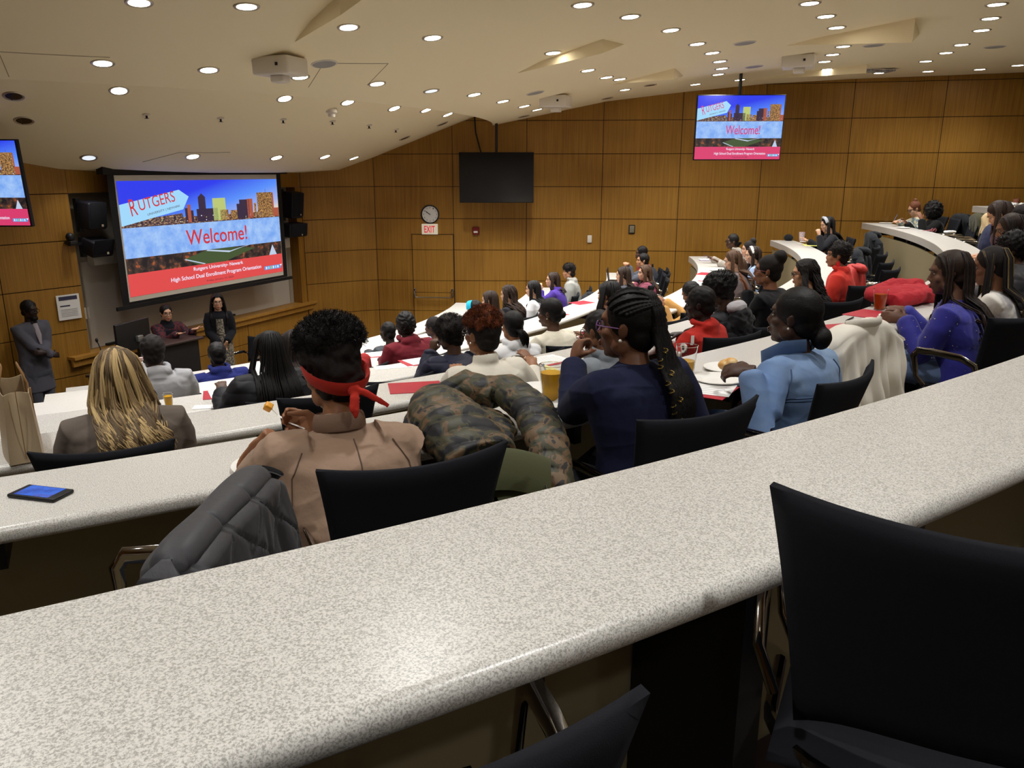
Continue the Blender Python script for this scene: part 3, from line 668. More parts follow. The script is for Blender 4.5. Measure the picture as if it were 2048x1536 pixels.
p, a = rw_fit(1.5, 2.14); mb = MB(); mb.rbox((0, -.012, 0), (.085, .024, .14), .006); o = mb.obj('cover_plate', CREAM, None, p, a); tag(o, 'blank white wall plate below the black television, right side', 'wall plate')
p, a = rw_fit(2.3, 2.33); t = thing('thermostat', 'steel wall control with a dark frame between the two televisions', 'thermostat', p, a)
mb = MB(); mb.rbox((0, -.01, 0), (.12, .02, .165), .005); mb.obj('back_frame', BLACKP, t); mb = MB(); mb.rbox((0, -.02, 0), (.09, .02, .13), .005); mb.obj('face_plate', mat('steel', rgb(150, 145, 125), .35, .6), t)
# ---- lecturer's desk, monitor, microphone, table edge
t = thing('lectern_desk', 'black lectern desk in front of the seated speaker', 'desk', (-4.84, 10.9, 0), FROT - .1)
mb = MB(); mb.rbox((0, 0, .54), (.7, .42, 1.08), .015); mb.obj('body', mat('desk_black', rgb(24, 22, 24), .5), t)
mb = MB(); mb.rbox((0, -.02, 1.1), (.8, .5, .035), .01); mb.obj('top', mat('desk_top_dark', rgb(58, 44, 40), .4), t)
t = thing('monitor_desk', 'low dark desk carrying the monitor at the front left', 'desk', (-5.02, 10.05, 0), FROT)
mb = MB(); mb.rbox((0, 0, .885), (.9, .5, .035), .01); mb.obj('top', mat('desk_top_dark', rgb(58, 44, 40), .4), t)
for x in (-.42, .42):
    mb = MB(); mb.box((x, 0, .435), (.05, .4, .87)); mb.obj('leg', MATS['desk_black'], t)
t = thing('computer_monitor', 'black computer monitor seen from behind on a silver arm', 'monitor', (-4.98, 10.2, .9), FROT + .15)
mb = MB(); mb.rbox((0, 0, .42), (.62, .04, .38), .01); mb.obj('screen_back', BLACKP, t)
mb = MB(); mb.tube([(-.05, -.1, .0), (-.02, -.12, .12), (.07, -.08, .36)], .022, 8, flat=.6); mb.rbox((.07, -.04, .37), (.1, .05, .08), .01); mb.lathe([(.09, 0), (.09, .02)], (-.05, -.1, 0), 20); mb.obj('arm', mat('silver_arm', rgb(150, 150, 148), .3, .7), t)
t = thing('gooseneck_microphone', 'thin black gooseneck microphone left of the monitor', 'microphone', (-5.2, 9.8, .9))
mb = MB(); mb.lathe([(.05, 0), (.05, .02), (.01, .03)], n=16); mb.obj('base', BLACKP, t); mb = MB(); mb.tube([(0, 0, .02), (0, 0, .2), (-.02, 0, .34), (-.045, 0, .42)], .006, 6); mb.obj('neck', BLACKP, t); mb = MB(); mb.ell((-.05, 0, .44), (.018, .018, .03)); mb.obj('microphone_head', BLACKP, t)
t = thing('side_table', 'small dark table corner beside the standing man', 'table', (-5.25, 9.45, 0), .3)
mb = MB(); mb.rbox((0, 0, .73), (.62, .5, .03), .008); mb.obj('top', mat('desk_top_dark', rgb(58, 44, 40), .4), t); mb = MB(); mb.tube([(0, 0, 0), (0, 0, .72)], .03, 10); mb.lathe([(.22, 0), (.22, .02)], n=20); mb.obj('pedestal', BLACKP, t)
# ================================================================= CHAIRS
def chair_parts(name, label, loc, rz, group='black swivel chairs along the desks'):
    t = thing(name, label, 'chair', loc, rz, group)
    mb = MB()
    def back(u, v):
        u = 2 * u - 1; W = .205 + .035 * v + .02 * v * v; top = .9 - .014 * (1 - u * u)
        z0 = .535 - .03 * abs(u) ** 4; z = z0 + (top - z0) * v; return (-u * W, -.17 - .11 * v + .055 * u * u * (.5 + .5 * v), z)
    mb.grid(back, 20, 14, .03); mb.obj('backrest', BLACKF, t, ang=1.3)
    mb = MB()
    def seat(u, v):
        u = 2 * u - 1; return (u * (.235 - .02 * v), -.2 + .44 * v, .46 + .012 * u * u - .03 * max(0, v - .8) / .2)
    mb.grid(seat, 12, 10, .045); mb.obj('seat', BLACKF, t, ang=1.3)
    for s in (-1, 1):
        mb = MB(); mb.tube([(s * .235, -.2, .58), (s * .26, -.19, .64), (s * .268, -.12, .67), (s * .27, .03, .672), (s * .268, .12, .665), (s * .265, .145, .63), (s * .25, .13, .52), (s * .2, .08, .44)], [(.012, .008)] + [(.022, .008)] * 5 + [(.016, .008)] * 2, 10, up=(s, 0, .2))
        mb.obj('armrest', CHROME, t)
    mb = MB(); P = [(.2 * math.cos(a) * 1.15, -.06 + .2 * math.sin(a), .43) for a in [PI * i / 14 for i in range(0, 15)]]
    P = [(.245 * math.cos(a), -.03 - .25 * math.sin(a), .43 + .075 * math.sin(a)) for a in [PI * i / 16 for i in range(17)]]
    mb.tube([(.245, .12, .43)] + P + [(-.245, .12, .43)], .011, 8); mb.obj('frame_hoop', CHROME, t)
    mb = MB(); mb.tube([(0, 0, .1), (0, 0, .3)], .028, 12); mb.tube([(0, 0, .3), (0, 0, .43)], .018, 12); mb.rbox((0, 0, .425), (.22, .2, .025), .008); mb.obj('column', BLACKP, t)
    for i in range(4):
        a = PI / 4 + i * PI / 2; c, s = math.cos(a), math.sin(a)
        mb = MB(); mb.tube([(0, 0, .13), (.16 * c, .16 * s, .105), (.29 * c, .29 * s, .07)], [(.022, .02), (.018, .014), (.014, .01)], 8, up=(0, 0, 1)); lg = mb.obj('leg', CHROME, t)
        mb = MB(); mb.tube([(.29 * c - s * .014, .29 * s + c * .014, .027), (.29 * c + s * .014, .29 * s - c * .014, .027)], .026, 12); mb.obj('caster', BLACKP, lg)
    return t
CH0 = [None]
def chair(r, th, row, yaw=0, label=''):
    p = pol(r, th, ZF[row]); rz = math.radians(th) + PI / 2 + math.radians(yaw)   # faces the arc centre
    if CH0[0] is None: CH0[0] = chair_parts('swivel_chair', label, p, rz); return CH0[0]
    return dup(CH0[0], p, rz, label)

def clab(l):
    w_ = ('black swivel chair of the person ' + l[7:].split(',')[0]).split()[:16]
    while w_[-1] in ('the', 'a', 'and', 'in', 'on', 'with', 'of', 'to', 'at', 'behind', 'held', 'black', 'long'): w_.pop()
    return ' '.join(w_)
# ================================================================= PEOPLE
def skinmat(c): return mat('skin_%d_%d_%d' % c, rgb(*c), .48, bump=(220, .08), spec=.35)
def clothmat(name, c, rough=.85, sheen=.2, bump=(380, .25), **k): return mat('cloth_' + name, rgb(*c), max(rough, .55), bump=bump, sheen=sheen * .25, spec=.18, **k)
def hairmat(name, c, rough=.45, c2=None): return mat('hair_' + name, rgb(*c), rough + .15, spec=.3, bump=(160, .35), bdist=.004, noise=((28, rgb(*c2), .12) if c2 else None))
BLK = hairmat('black', (18, 15, 15), .42); BLK2 = hairmat('offblack', (30, 25, 24), .6); DBR = hairmat('dark_brown', (46, 32, 24), .45); BRN = hairmat('brown', (78, 56, 40), .5); AUB = hairmat('auburn', (112, 56, 26), .7, (70, 34, 18))
BL1 = hairmat('blonde_light', (196, 168, 118), .35); BL2 = hairmat('blonde_dark', (104, 86, 64), .35); BL3 = hairmat('blonde_mid', (150, 126, 90), .35)
EYEW = mat('eye_white', rgb(128, 120, 116), .4); EYED = mat('eye_dark', rgb(25, 16, 12), .15)

def hand(mb, wr, d, nrm, side, curl=.35, spread=.12, k=1.0, fcurl=None):
    """palm, five unequal bent digits. d: pointing direction, nrm: palm normal, side +1 right"""
    d = Vector(d).normalized(); nrm = Vector(nrm); nrm = (nrm - d * nrm.dot(d)).normalized(); lat = d.cross(nrm) * side   # lat: toward thumb
    wr = Vector(wr); B = Matrix((lat, d, nrm)).transposed()
    mb.ell(wr + d * .045 * k, (.038 * k, .052 * k, .017 * k), B, 14, 10); mb.tube([wr - d * .02, wr + d * .03], [(.026 * k, .019 * k)] * 2, 10, up=nrm)
    for i, (o, ln) in enumerate(((.028, .070), (.0095, .078), (-.0095, .072), (-.028, .057))):
        sp = spread * (1.5 - i) * .9; c = curl if fcurl is None else fcurl[i]
        dd = (d + lat * sp).normalized(); p = wr + d * (.082 - (.006 if i == 3 else 0)) * k + lat * o * k; P = [p - dd * .02 * k, p]; a = c * .8
        for s_, f in enumerate((.45, .32, .23)):
            q = dd * math.cos(a) + nrm * math.sin(a); p = p + q * ln * f * k; P.append(p); a += c
        mb.tube(P, [.0098 * k, .0098 * k, .009 * k, .0083 * k, .006 * k], 8, up=nrm); mb.ell(P[-1], .0062 * k, None, 8, 6)
    fd = min(1, max(0, (curl - .55) * 2.5)); td = (d * .62 + lat * (.75 - .35 * fd) + nrm * (.25 + .6 * fd)).normalized(); p = wr + d * .022 * k + lat * .022 * k; p2 = p + td * .038 * k; td2 = (td + d * .5 + nrm * (.2 + curl * .5) - lat * 1.3 * fd).normalized(); p3 = p2 + td2 * .03 * k; p4 = p3 + (td2 + d * .3 + nrm * curl * .4).normalized() * .024 * k
    mb.tube([p, p2, p3, p4], [.015 * k, .0118 * k, .0105 * k, .0075 * k], 8); mb.ell(p4, .0077 * k, None, 8, 6)
    mb.ell(wr + d * .035 * k + lat * .018 * k + nrm * .006 * k, (.018 * k, .028 * k, .013 * k), B, 10, 8)
def ik(sh, wr, side, L1=.275, L2=.255, pole=None):
    sh = Vector(sh); wr = Vector(wr); v = wr - sh; D_ = v.length
    if D_ > L1 + L2 - .01: wr = sh + v.normalized() * (L1 + L2 - .01); v = wr - sh; D_ = v.length
    if D_ < .12: v = v.normalized() * .12; wr = sh + v; D_ = .12
    a = (L1 * L1 - L2 * L2 + D_ * D_) / (2 * D_); h = math.sqrt(max(0, L1 * L1 - a * a)); n = v.normalized()
    pl = Vector(pole) if pole else Vector((side * .3, -.3, -1)); pl = (pl - n * pl.dot(n)).normalized()
    return sh + n * a + pl * h, wr
def strands(mb, n, L, amp=.004, freq=30, rad=.006, arc_=135, start=(0, -.02, .118), spread=.012, hug=.09, fall=.0, mats=(0,), seed=1, seg=12, clump=0, curl=0, shoulder=-.25, jitter=.15, side=0, push=None, rope=0):
    rs = random.Random(seed)
    for i in range(n):
        a = math.radians(rs.uniform(-arc_, arc_)); ph = rs.uniform(0, 6.28)
        if clump: ci = int((math.degrees(a) + arc_) / (2 * arc_) * clump); ph = ci * 2.4 + rs.uniform(-.5, .5)
        l = L * rs.uniform(1 - jitter, 1.0); k = rs.uniform(.92, 1.08)
        sx, sy = math.sin(a), -math.cos(a)
        c0 = Vector((start[0] + sx * spread, start[1] + sy * spread, start[2] + rs.uniform(-.008, .004)))
        P = [c0, Vector((sx * .05 * k, -.015 + sy * .062 * k, .108 * k)), Vector((sx * .079 * k, -.018 + sy * .094 * k, .06)), Vector((sx * .086 * k, -.02 + sy * .1 * k, .005))]
        base = Vector((sx * hug * k, -.025 + sy * (hug + .006) * k, -.06)); zend = -l
        ff = max(0, (abs(math.degrees(a)) - 62) / max(20, arc_ - 62))
        if ff > 0:
            sg = 1 if a > 0 else -1; yy = -.02 + .085 * ff
            P = [Vector((sg * .006, yy, .122 - .1 * max(0, ff - .3) * ff * .5)), Vector((sg * .045 * k, yy * .95, .11 - .02 * ff)), Vector((sg * .074 * k, yy * .75, .075 - .015 * ff)), Vector((sg * .088 * k, -.01 + .035 * ff, .01))]
            base = Vector((sg * hug * 1.02 * k, -.01 + .04 * ff, -.06))
        m = seg - 4
        for j in range(m):
            f = (j + 1) / m; z = -.06 + (zend + .06) * f; o = 1 + fall * f + (.12 * rs.uniform(-1, 1)) * f
            bx = base.x * (o + .15 * min(1, max(0, (shoulder - z) * -8 + 1))) ; by = base.y * o - .015 * f
            P.append(Vector((bx + side * f * f * .1, by, z)))
        if push: P = P[:4] + [push(p) for p in P[4:]]
        Q = []
        for j, p in enumerate(P):
            f = j / (len(P) - 1); t_ = f * freq + ph
            Q.append(p + Vector((math.cos(t_) * amp * f, math.sin(t_) * amp * f, 0)))
        if curl or amp > .008:
            # resample for smooth waves
            R = []; M_ = len(Q) - 1; K = max(len(Q), int(freq * 1.9)) 
            for q in range(K + 1):
                f = q / K * M_; j = min(int(f), M_ - 1); u = f - j; p = P[j].lerp(P[j + 1], u); ff = q / K; t_ = ff * freq + ph; R.append(p + Vector((math.cos(t_) * amp * min(1, ff * 2), math.sin(t_) * amp * min(1, ff * 2), math.sin(t_ * .5) * amp * .3)))
            Q = R
        mb.mi = mats[(ci * 7 + (rs.random() < .35) * rs.randrange(3)) % len(mats)] if clump else mats[rs.randrange(len(mats))]
        if rope:
            R = []; M_ = len(Q) - 1
            for q in range(rope + 1): f = q / rope * M_; j = min(int(f), M_ - 1); R.append(Q[j].lerp(Q[j + 1], f - j))
            Q = R
        N = len(Q); mb.tube(Q, [rad * (1 if j < N * .6 else (1 - .75 * (j - N * .6) / (N * .4))) * ((.72 + .5 * (j % 2)) if rope else 1) for j in range(N)], 6 if rope else 5)
    mb.mi = 0

def fuzz(name, mt, M, blobs, n, ln, parent, seed=3, rad=.0012):
    q = MB(); rr = random.Random(seed)
    for i in range(n):
        c, R, zmin = blobs[rr.randrange(len(blobs))]; u = rr.uniform(0, 6.28); v = rr.uniform(zmin, 1); c_ = math.sqrt(max(0, 1 - v * v)); nn = Vector((c_ * math.cos(u), c_ * math.sin(u), v)); P = [Vector(c) + Vector((nn.x * R[0], nn.y * R[1], nn.z * R[2])) * .97]
        for j in range(3): nn = (nn + Vector((rr.uniform(-.8, .8), rr.uniform(-.8, .8), rr.uniform(-.6, .7)))).normalized(); P.append(P[-1] + nn * ln * rr.uniform(.7, 1.2))
        q.tube(P, [rad] * 4, 3, cap=False)
    q.xf(M); q.obj(name, mt, parent)
def person(label, row, pos, hz, skin, hair, top, yaw=0, hyaw=0, hpitch=8, lean=.08, arms=(None, None), wrists=None, curls=(.4, .4), spreads=(.1, .1), palms=(None, None), dirs=(None, None), hood=None, collar=None, vox=None, trousers=(38, 40, 52), standing=False, w=1.0, glasses=None, extras=None, zf=None, roll=0, pole=(None, None), hairkw=None, chair_lab=None, fingers=(None, None), sleeve=1.0, sleeve_pull=0.0, nochair=False, chair_dr=.0, chair_yaw=0, earring=None, hemz=None, puff=0, nk=.008):
    """pos: head centre in plan, hz: head centre height. Facing: toward arc centre, turned by yaw degrees (+ = left)."""
    zf = ZF[row] if zf is None else zf; P0 = Vector((pos[0], pos[1], 0)); dirc = (C - P0); dirc.z = 0
    ph = math.atan2(dirc.y, dirc.x) + math.radians(yaw); rz = ph - PI / 2; F = Vector((math.cos(ph), math.sin(ph), 0))
    dist = math.hypot(*pos); 
    if vox is None: vox = .0055 if dist < 4.6 else (.007 if dist < 8 else .0095)
    root = P0 - F * lean; root.z = zf; h = hz - zf
    t = thing('person', label, 'person', root, rz)
    inv = (Matrix.Translation(root) @ Matrix.Rotation(rz, 4, 'Z')).inverted()
    T = lambda p: inv @ Vector(p)
    zs = h - .207 + nk; w *= 1.06; hc = Vector((0, lean, h)); nb = Vector((0, lean * .85 - .03, h - .158 + nk * .6))
    hr = (Matrix.Rotation(math.radians(hyaw), 4, 'Z') @ Matrix.Rotation(math.radians(-hpitch), 4, 'X') @ Matrix.Rotation(math.radians(roll), 4, 'Y')); HM = Matrix.Translation(hc) @ hr
    HY = Matrix.Translation(hc) @ Matrix.Rotation(math.radians(hyaw), 4, 'Z')
    SK = skinmat(skin); shw = .17 * w
    hipz = .52 if not standing else h - .80
    sh = [Vector((s * shw, lean * .7 - .03, zs)) for s in (-1, 1)]
    # default forearms resting on the desk
    tg = []
    for i, s in enumerate((-1, 1)):
        a = arms[i]
        if a is None: a = Vector((s * .13, .25, .80)) if not standing else Vector((s * .06, .2, h - .55))
        elif a == 'lap': a = Vector((s * .12, .2, .60))
        elif a == 'down': a = Vector((s * .25, .02, h - .78))
        else: a = T(a)
        tg.append(ik(sh[i], a, s, pole=pole[i]))
    # ---- body: one continuous skin
    mb = MB(); hb = MB()
    hb.ell((0, -.012, .03), (.074, .092, .086), None, 20, 14); hb.ell((0, .03, -.03), (.056, .058, .078), None, 18, 12); hb.ell((0, .045, -.078), (.036, .038, .034)); hb.ell((0, .068, -.093), (.018, .016, .016))
    hb.ell((0, .068, .032), (.048, .02, .02)); hb.ell((0, .078, -.058), (.024, .019, .019)); hb.tube([(0, .08, .012), (0, .094, -.012), (0, .098, -.026)], [.008, .01, .0125], 8); hb.ell((.011, .09, -.029), .0088, None, 8, 6); hb.ell((-.011, .09, -.029), .0088, None, 8, 6)
    for s in (-1, 1):
        hb.ell((s * .036, .06, -.02), (.022, .022, .022)); hb.ell((s * .074, -.008, -.004), (.009, .019, .029), Euler((.1, s * .3, s * -.35)).to_matrix(), 12, 8); hb.ell((s * .052, .012, -.06), (.014, .03, .03))
    hb.xf(HM); mb.add(hb.v, hb.f)
    mb.tube([HM @ Vector((0, -.025, -.03)), HM @ Vector((0, -.022, -.09)), nb, nb + Vector((0, -.01, -.06))], [.052, .049, .055, .075], 14)
    mb.loft([(0, nb.y - .01, zs + .055, .05, .045), (0, nb.y - .01, zs + .02, .12 * w, .06), (0, lean * .6 - .03, zs - .05, .14 * w, .085), (0, lean * .3 - .03, (zs + hipz) / 2, .12 * w, .085), (0, -.02, hipz, .13 * w, .1)], 16)
    for i, s in enumerate((-1, 1)):
        if arms[i] is None and dirs[i] is None and not standing: dirs = tuple(Vector((-s * .35, 1, -.12)) if j_ == i else v_ for j_, v_ in enumerate(dirs))
        el, wr = tg[i]; mb.tube([sh[i] + Vector((-s * .05, 0, 0)), sh[i], (sh[i] + el) / 2, el, el.lerp(wr, .4), wr], [.045, .043, .04, .034, .034, .023], 10)
        d = dirs[i]; d = (wr - el).normalized() if d is None else Vector(d); pn = palms[i]; pn = Vector((0, 0, -1)) if pn is None else Vector(pn)
        if abs(pn.normalized().dot(d.normalized())) > .95: pn = Vector((-s, .2, 0))
        hand(mb, wr, d, pn, s if pn.z <= 0 or True else s, curls[i], spreads[i], .98, fingers[i])
    if not standing:
        for s in (-1, 1): mb.tube([(s * .08, -.01, hipz), (s * .12, .3, .50), (s * .12, .35, .46), (s * .12, .32, .08), (s * .12, .38, .05)], [.07, .055, .05, .035, .03], 8)
    else:
        for s in (-1, 1): mb.tube([(s * .08, 0, hipz), (s * .09, .01, .48), (s * .1, -.01, .08), (s * .1, .08, .05)], [.075, .05, .035, .03], 8)
    fuse(mb, 'body', SK, vox, 3, None, t)
    # ---- face features
    if True:
        e = MB()
        for s in (-1, 1):
            e.mi = 0; e.ell((s * .03, .0735, .008), (.0115, .0075, .0058), None, 10, 8); e.mi = 1; e.ell((s * .03, .0788, .008), (.005, .0035, .005), None, 8, 6)
        e.xf(HM); e.obj('eyes', [EYEW, EYED], t)
        e = MB()
        for s in (-1, 1): e.tube([(s * .014, .088, .026), (s * .03, .087, .032), (s * .046, .076, .028)], .0026, 5)
        e.xf(HM); e.obj('eyebrows', BLK, t)
        e = MB(); lc = tuple(max(0, int(c * k_)) for c, k_ in zip(skin, (.86, .62, .62))); e.ell((0, .094, -.053), (.021, .007, .0055), None, 10, 6); e.ell((0, .093, -.0635), (.018, .007, .0065), None, 10, 6); e.xf(HM); e.obj('lips', mat('lip_%d' % lc[0], rgb(*lc), .4), t)
    # ---- hair
    hk = hairkw or {}; style, hm = hair[0], hair[1]; rs = hk.get('seed', int(abs(pos[0] * 100)) % 97)
    hms = hm if isinstance(hm, (list, tuple)) else [hm]; hvox = max(vox, .006)
    def capgeo(q, t_=0, low=True):
        q.ell((0, -.022, .036), (.0785 + t_, .092 + t_, .087 + t_), None, 20, 14)
        if low: q.ell((0, -.048, -.022), (.064 + t_, .052 + t_, .062 + t_), None, 16, 10)
    q = MB()
    if style in ('short', 'fade'):
        capgeo(q, hk.get('t', .006)); q.xf(HM); fuse(q, 'hair', hm, hvox, 2, waves(.0022, 120, 6, rs), t)
    elif style == 'none': pass
    elif style == 'afro':
        capgeo(q, .008); R_ = hk.get('R', (.112, .122, .108)); q.ell(hk.get('c', (0, -.022, .05)), R_, None, 20, 14); q.xf(HM); fuse(q, 'hair', hm, hvox, 1, (lambda a_, b_: (lambda p, n: a_(p, n) + b_(p, n)))(waves(hk.get('lump', .007), 55, 8, rs), waves(.004, 150, 8, rs + 1)), t)
        if hk.get('lump', .007) > .002: fuzz('stray_curls', hm, HM, [(hk.get('c', (0, -.022, .05)), R_, -.5)], 1500 if dist < 6.5 else 300, .0055 if dist < 6.5 else .008, t, rs, .0011 if dist < 6.5 else .0022)
    elif style == 'puff':
        capgeo(q, .007); c_ = hk.get('c', (0, -.02, .1)); R_ = hk.get('R', (.12, .11, .08)); q2 = MB(); q.ell(c_, R_, None, 22, 16); q.xf(HM)
        fuse(q, 'hair', hms[0], hvox, 1, (lambda a_, b_: (lambda p, n: a_(p, n) + b_(p, n)))(waves(.008, 48, 8, rs), waves(.004, 140, 8, rs + 1)), t)
    elif style == 'curlytop':
        capgeo(q, .006); q.xf(HM); fuse(q, 'hair', hms[0], hvox, 2, waves(.0015, 120, 6, rs), t); q = MB(); q.ell((0, -.012, .078), (.1, .108, .062), None, 20, 14); q.ell((0, -.02, .095), (.08, .085, .06), None, 16, 12); q.xf(HM)
        fuse(q, 'hair_top', hms[1], hvox, 1, (lambda a_, b_: (lambda p, n: a_(p, n) + b_(p, n)))(waves(.007, 60, 8, rs), waves(.004, 150, 8, rs + 1)), t)
        fuzz('stray_curls', hms[1], HM, [((0, -.012, .078), (.1, .108, .062), -.4), ((0, -.02, .095), (.08, .085, .06), 0)], 2600, .0052, t, rs, .0011)
    elif style == 'bun':
        capgeo(q, .006); b_ = hk.get('b', (0, -.118, .0)); R_ = hk.get('br', .042); q.ell(b_, (R_, R_ * .85, R_ * .95)); q.tube([(0, -.08, .02), b_], .03, 10); q.xf(HM); fuse(q, 'hair', hm, hvox, 3, waves(.0012, 90, 6, rs, 1, (1, .2, 1)), t)
        if hk.get('tie'):
            q = MB(); q.tube([Vector(b_) * .84 + Vector((.034 * math.cos(a_), 0, .034 * math.sin(a_))) for a_ in [i * PI / 6 for i in range(13)]], .006, 6); q.xf(HM); q.obj('hair_tie', hk['tie'], t)
    elif style == 'pony':
        capgeo(q, .006); q.xf(HM); fuse(q, 'hair', hms[0], hvox, 3, waves(.001, 90, 6, rs, 1, (1, .2, 1)), t)
        q = MB(); rr = random.Random(rs); b_ = Vector(hk.get('b', (0, -.108, -.01))); L = hk.get('L', .3); sw = hk.get('sw', 0)
        for i in range(hk.get('n', 46)):
            a_ = rr.uniform(0, 6.28); r_ = rr.uniform(.2, 1) * hk.get('fat', .034); ph_ = rr.uniform(0, 6); l_ = L * rr.uniform(.8, 1); Pn = [b_ * .8]
            for j in range(9): f = j / 8; Pn.append(b_ + Vector((math.cos(a_) * r_ * math.sin(PI * min(1, .25 + f * .75)) + sw * f + .004 * math.sin(9 * f + ph_), -.03 * math.sin(PI * min(1, f * 1.4)) * 1.3 + math.sin(a_) * r_ * .6, .02 * math.sin(PI * f) - l_ * f * f ** .3)))
            q.mi = rr.randrange(len(hms)); q.tube(Pn, [hk.get('rad', .006)] * 7 + [.004, .002, .001], 5)
        q.mi = 0; q.xf(HY); q.obj('ponytail', hms, t)
        if hk.get('tie'): q = MB(); q.ell(b_ + Vector((0, -.012, .01)), (.022, .016, .03)); q.xf(HY); q.obj('hair_tie', hk['tie'], t)
    else:
        HYi = HY.inverted()
        def push_out(p, a_=.205 * w + puff, b_=.15 + puff):
            g = HY @ p; cy = lean * .4 - .035
            k_ = min(1, max(0, (zs + .06 - g.z) / .09))
            if k_ <= 0: return p
            A_, B_ = a_ * (.62 + .38 * k_), b_ * (.55 + .45 * k_); dx, dy = g.x, g.y - cy
            if math.hypot(dx / A_, dy / B_) < 1:
                yy = B_ * math.sqrt(max(.04, 1 - (dx / A_) ** 2)); g.y = cy - yy if dy < .05 else cy + yy
            return HYi @ g
        capgeo(q, .005); q.xf(HM); fuse(q, 'hair', hms[0], hvox, 3, waves(.001, 90, 6, rs), t); q = MB()
        strands(q, int(hk.get('n', 150) * (1.7 if row is not None and row >= 4 and hk.get('n', 150) < 300 and style == 'braids' else 1.15)), hk.get('L', .4), hk.get('amp', .004), hk.get('freq', 10), hk.get('rad', .0075), hk.get('arc', 118), mats=tuple(range(len(hms))), seed=rs + 2, fall=hk.get('fall', .15), spread=hk.get('spread', .022), hug=hk.get('hug', .088), curl=hk.get('curl', 0), jitter=hk.get('jit', .2), side=hk.get('side', 0), seg=12, clump=hk.get('clump', 0), rope=hk.get('rope', 0), push=push_out)
        q.xf(HY); q.obj('braids' if style == 'braids' else 'long_hair', hms, t, ang=1.5)
        if hk.get('tie'): q = MB(); q.ell((0, -.11, -.03), (.02, .018, .03)); q.xf(HY); q.obj('hair_tie', hk['tie'], t)
    if glasses is not None:
        q = MB()
        for s in (-1, 1):
            q.tube([(s * .032 + .023 * math.cos(a_), .094 - abs(math.cos(a_)) * .002, .004 + .017 * math.sin(a_)) for a_ in [i * PI / 8 for i in range(17)]], .0024, 5, cap=False); q.tube([(s * .054, .09, .01), (s * .074, .06, .01), (s * .078, -.005, .004)], .0024, 5)
        q.tube([(-.01, .098, .008), (.01, .098, .008)], .0024, 5); q.xf(HM); q.obj('glasses', glasses, t)
    if earring is not None:
        q = MB()
        for s in (-1, 1): q.ell((s * .083, .0, -.035 - (earring[0] if earring[0] > .006 else 0)), (.003 if earring[0] > .006 else earring[0], earring[0], earring[0] * (1.6 if earring[0] > .006 else 1)), None, 10, 8)
        q.xf(HM); q.obj('earrings', earring[1], t)
    # ---- top garment
    kind, tm = top[0], top[1]; b = {'sweater': .017, 'tee': .01, 'hoodie': .024, 'puffer': .034, 'blazer': .018, 'shirt': .014, 'vest': .02}[kind] + puff; q = MB(); hz_ = (hemz if hemz is not None else hipz - (.06 if not standing else .02))
    q.loft([(0, -.02, hz_, .155 * w + b, .115 + b), (0, -.025, hz_ + .06, .16 * w + b, .12 + b), (0, lean * .25 - .035, hipz + (zs - hipz) * .45, .145 * w + b, .105 + b), (0, lean * .5 - .04, zs - .12, .172 * w + b, .115 + b), (0, lean * .65 - .038, zs - .06, .185 * w + b, .112 + b), (0, lean * .7 - .036, zs - .015, .18 * w + b, .1 + b), (0, lean * .75 - .036, zs + .018, .15 * w + b * .8, .085 + b * .7), (0, lean * .8 - .034, zs + .04, .105 * w + b * .5, .068 + b * .4), (0, nb.y - .003, zs + .052, .072 + b * .3, .056 + b * .3), (0, nb.y + .002, zs + .062, .06 + b * .2, .054 + b * .2)], 24)
    for i, s in enumerate((-1, 1)):
        el, wr = tg[i]; c_ = b * .9; e = wr.lerp(el, sleeve_pull)
        if kind == 'vest': continue
        q.tube([sh[i] + Vector((-s * .07, 0, -.02)), sh[i] + Vector((-s * .012, 0, -.012)), sh[i].lerp(el, .3) + Vector((0, 0, -.004)), sh[i].lerp(el, .7), el, el.lerp(e, .5), e.lerp(el, .08), e], [.064 + c_, (.058 + c_), .056 + c_, .052 + c_, .048 + c_, .044 + c_, .039 + c_, .03 + c_ * .4], 16); q.ell((s * .095 * w, lean * .7 - .045, zs - .035), (.1 * w, .078 + b, .066)); q.ell(sh[i] + Vector((-s * .03, 0, -.03)), (.058 + c_, .06 + c_, .058 + c_))
    if kind == 'hoodie' or hood:
        hp = Vector((0, nb.y - .055, zs + .06)); q.ell(hp, (.11, .055, .05), Euler((.5, 0, 0)).to_matrix()); q.tube([(Vector((.088 * math.cos(a_), nb.y + .0 + .075 * math.sin(a_), zs + .085 + .012 * math.sin(a_)))) for a_ in [-PI * 1.25 + i * PI * 1.5 / 14 for i in range(15)]], .024, 8); q.ell(hp + Vector((0, -.035, -.055)), (.075, .032, .06))
    if kind == 'puffer': dsp = puffer(.007, .075, rs)
    else: dsp = folds({'tee': .004, 'shirt': .005, 'sweater': .005, 'hoodie': .007, 'blazer': .005, 'vest': .004}[kind] + puff * .15, rs)
    if collar: q.tube([Vector((.062 * math.cos(a_), nb.y + .004 + .06 * math.sin(a_), zs + .078 - .012 * math.sin(a_))) for a_ in [PI * .62 + i * PI * 1.76 / 14 for i in range(15)]], [(.009, .03)] * 15, 8, up=(0, 0, 1))
    fuse(q, {'sweater': 'sweater', 'tee': 'shirt', 'hoodie': 'hooded_sweatshirt', 'puffer': 'puffer_jacket', 'blazer': 'jacket', 'shirt': 'shirt', 'vest': 'vest'}[kind], tm, max(vox, .0055), 18 if vox < .0065 else 10, dsp, t)
    # ---- trousers and shoes
    q = MB(); jm = clothmat('t%d_%d_%d' % trousers, trousers)
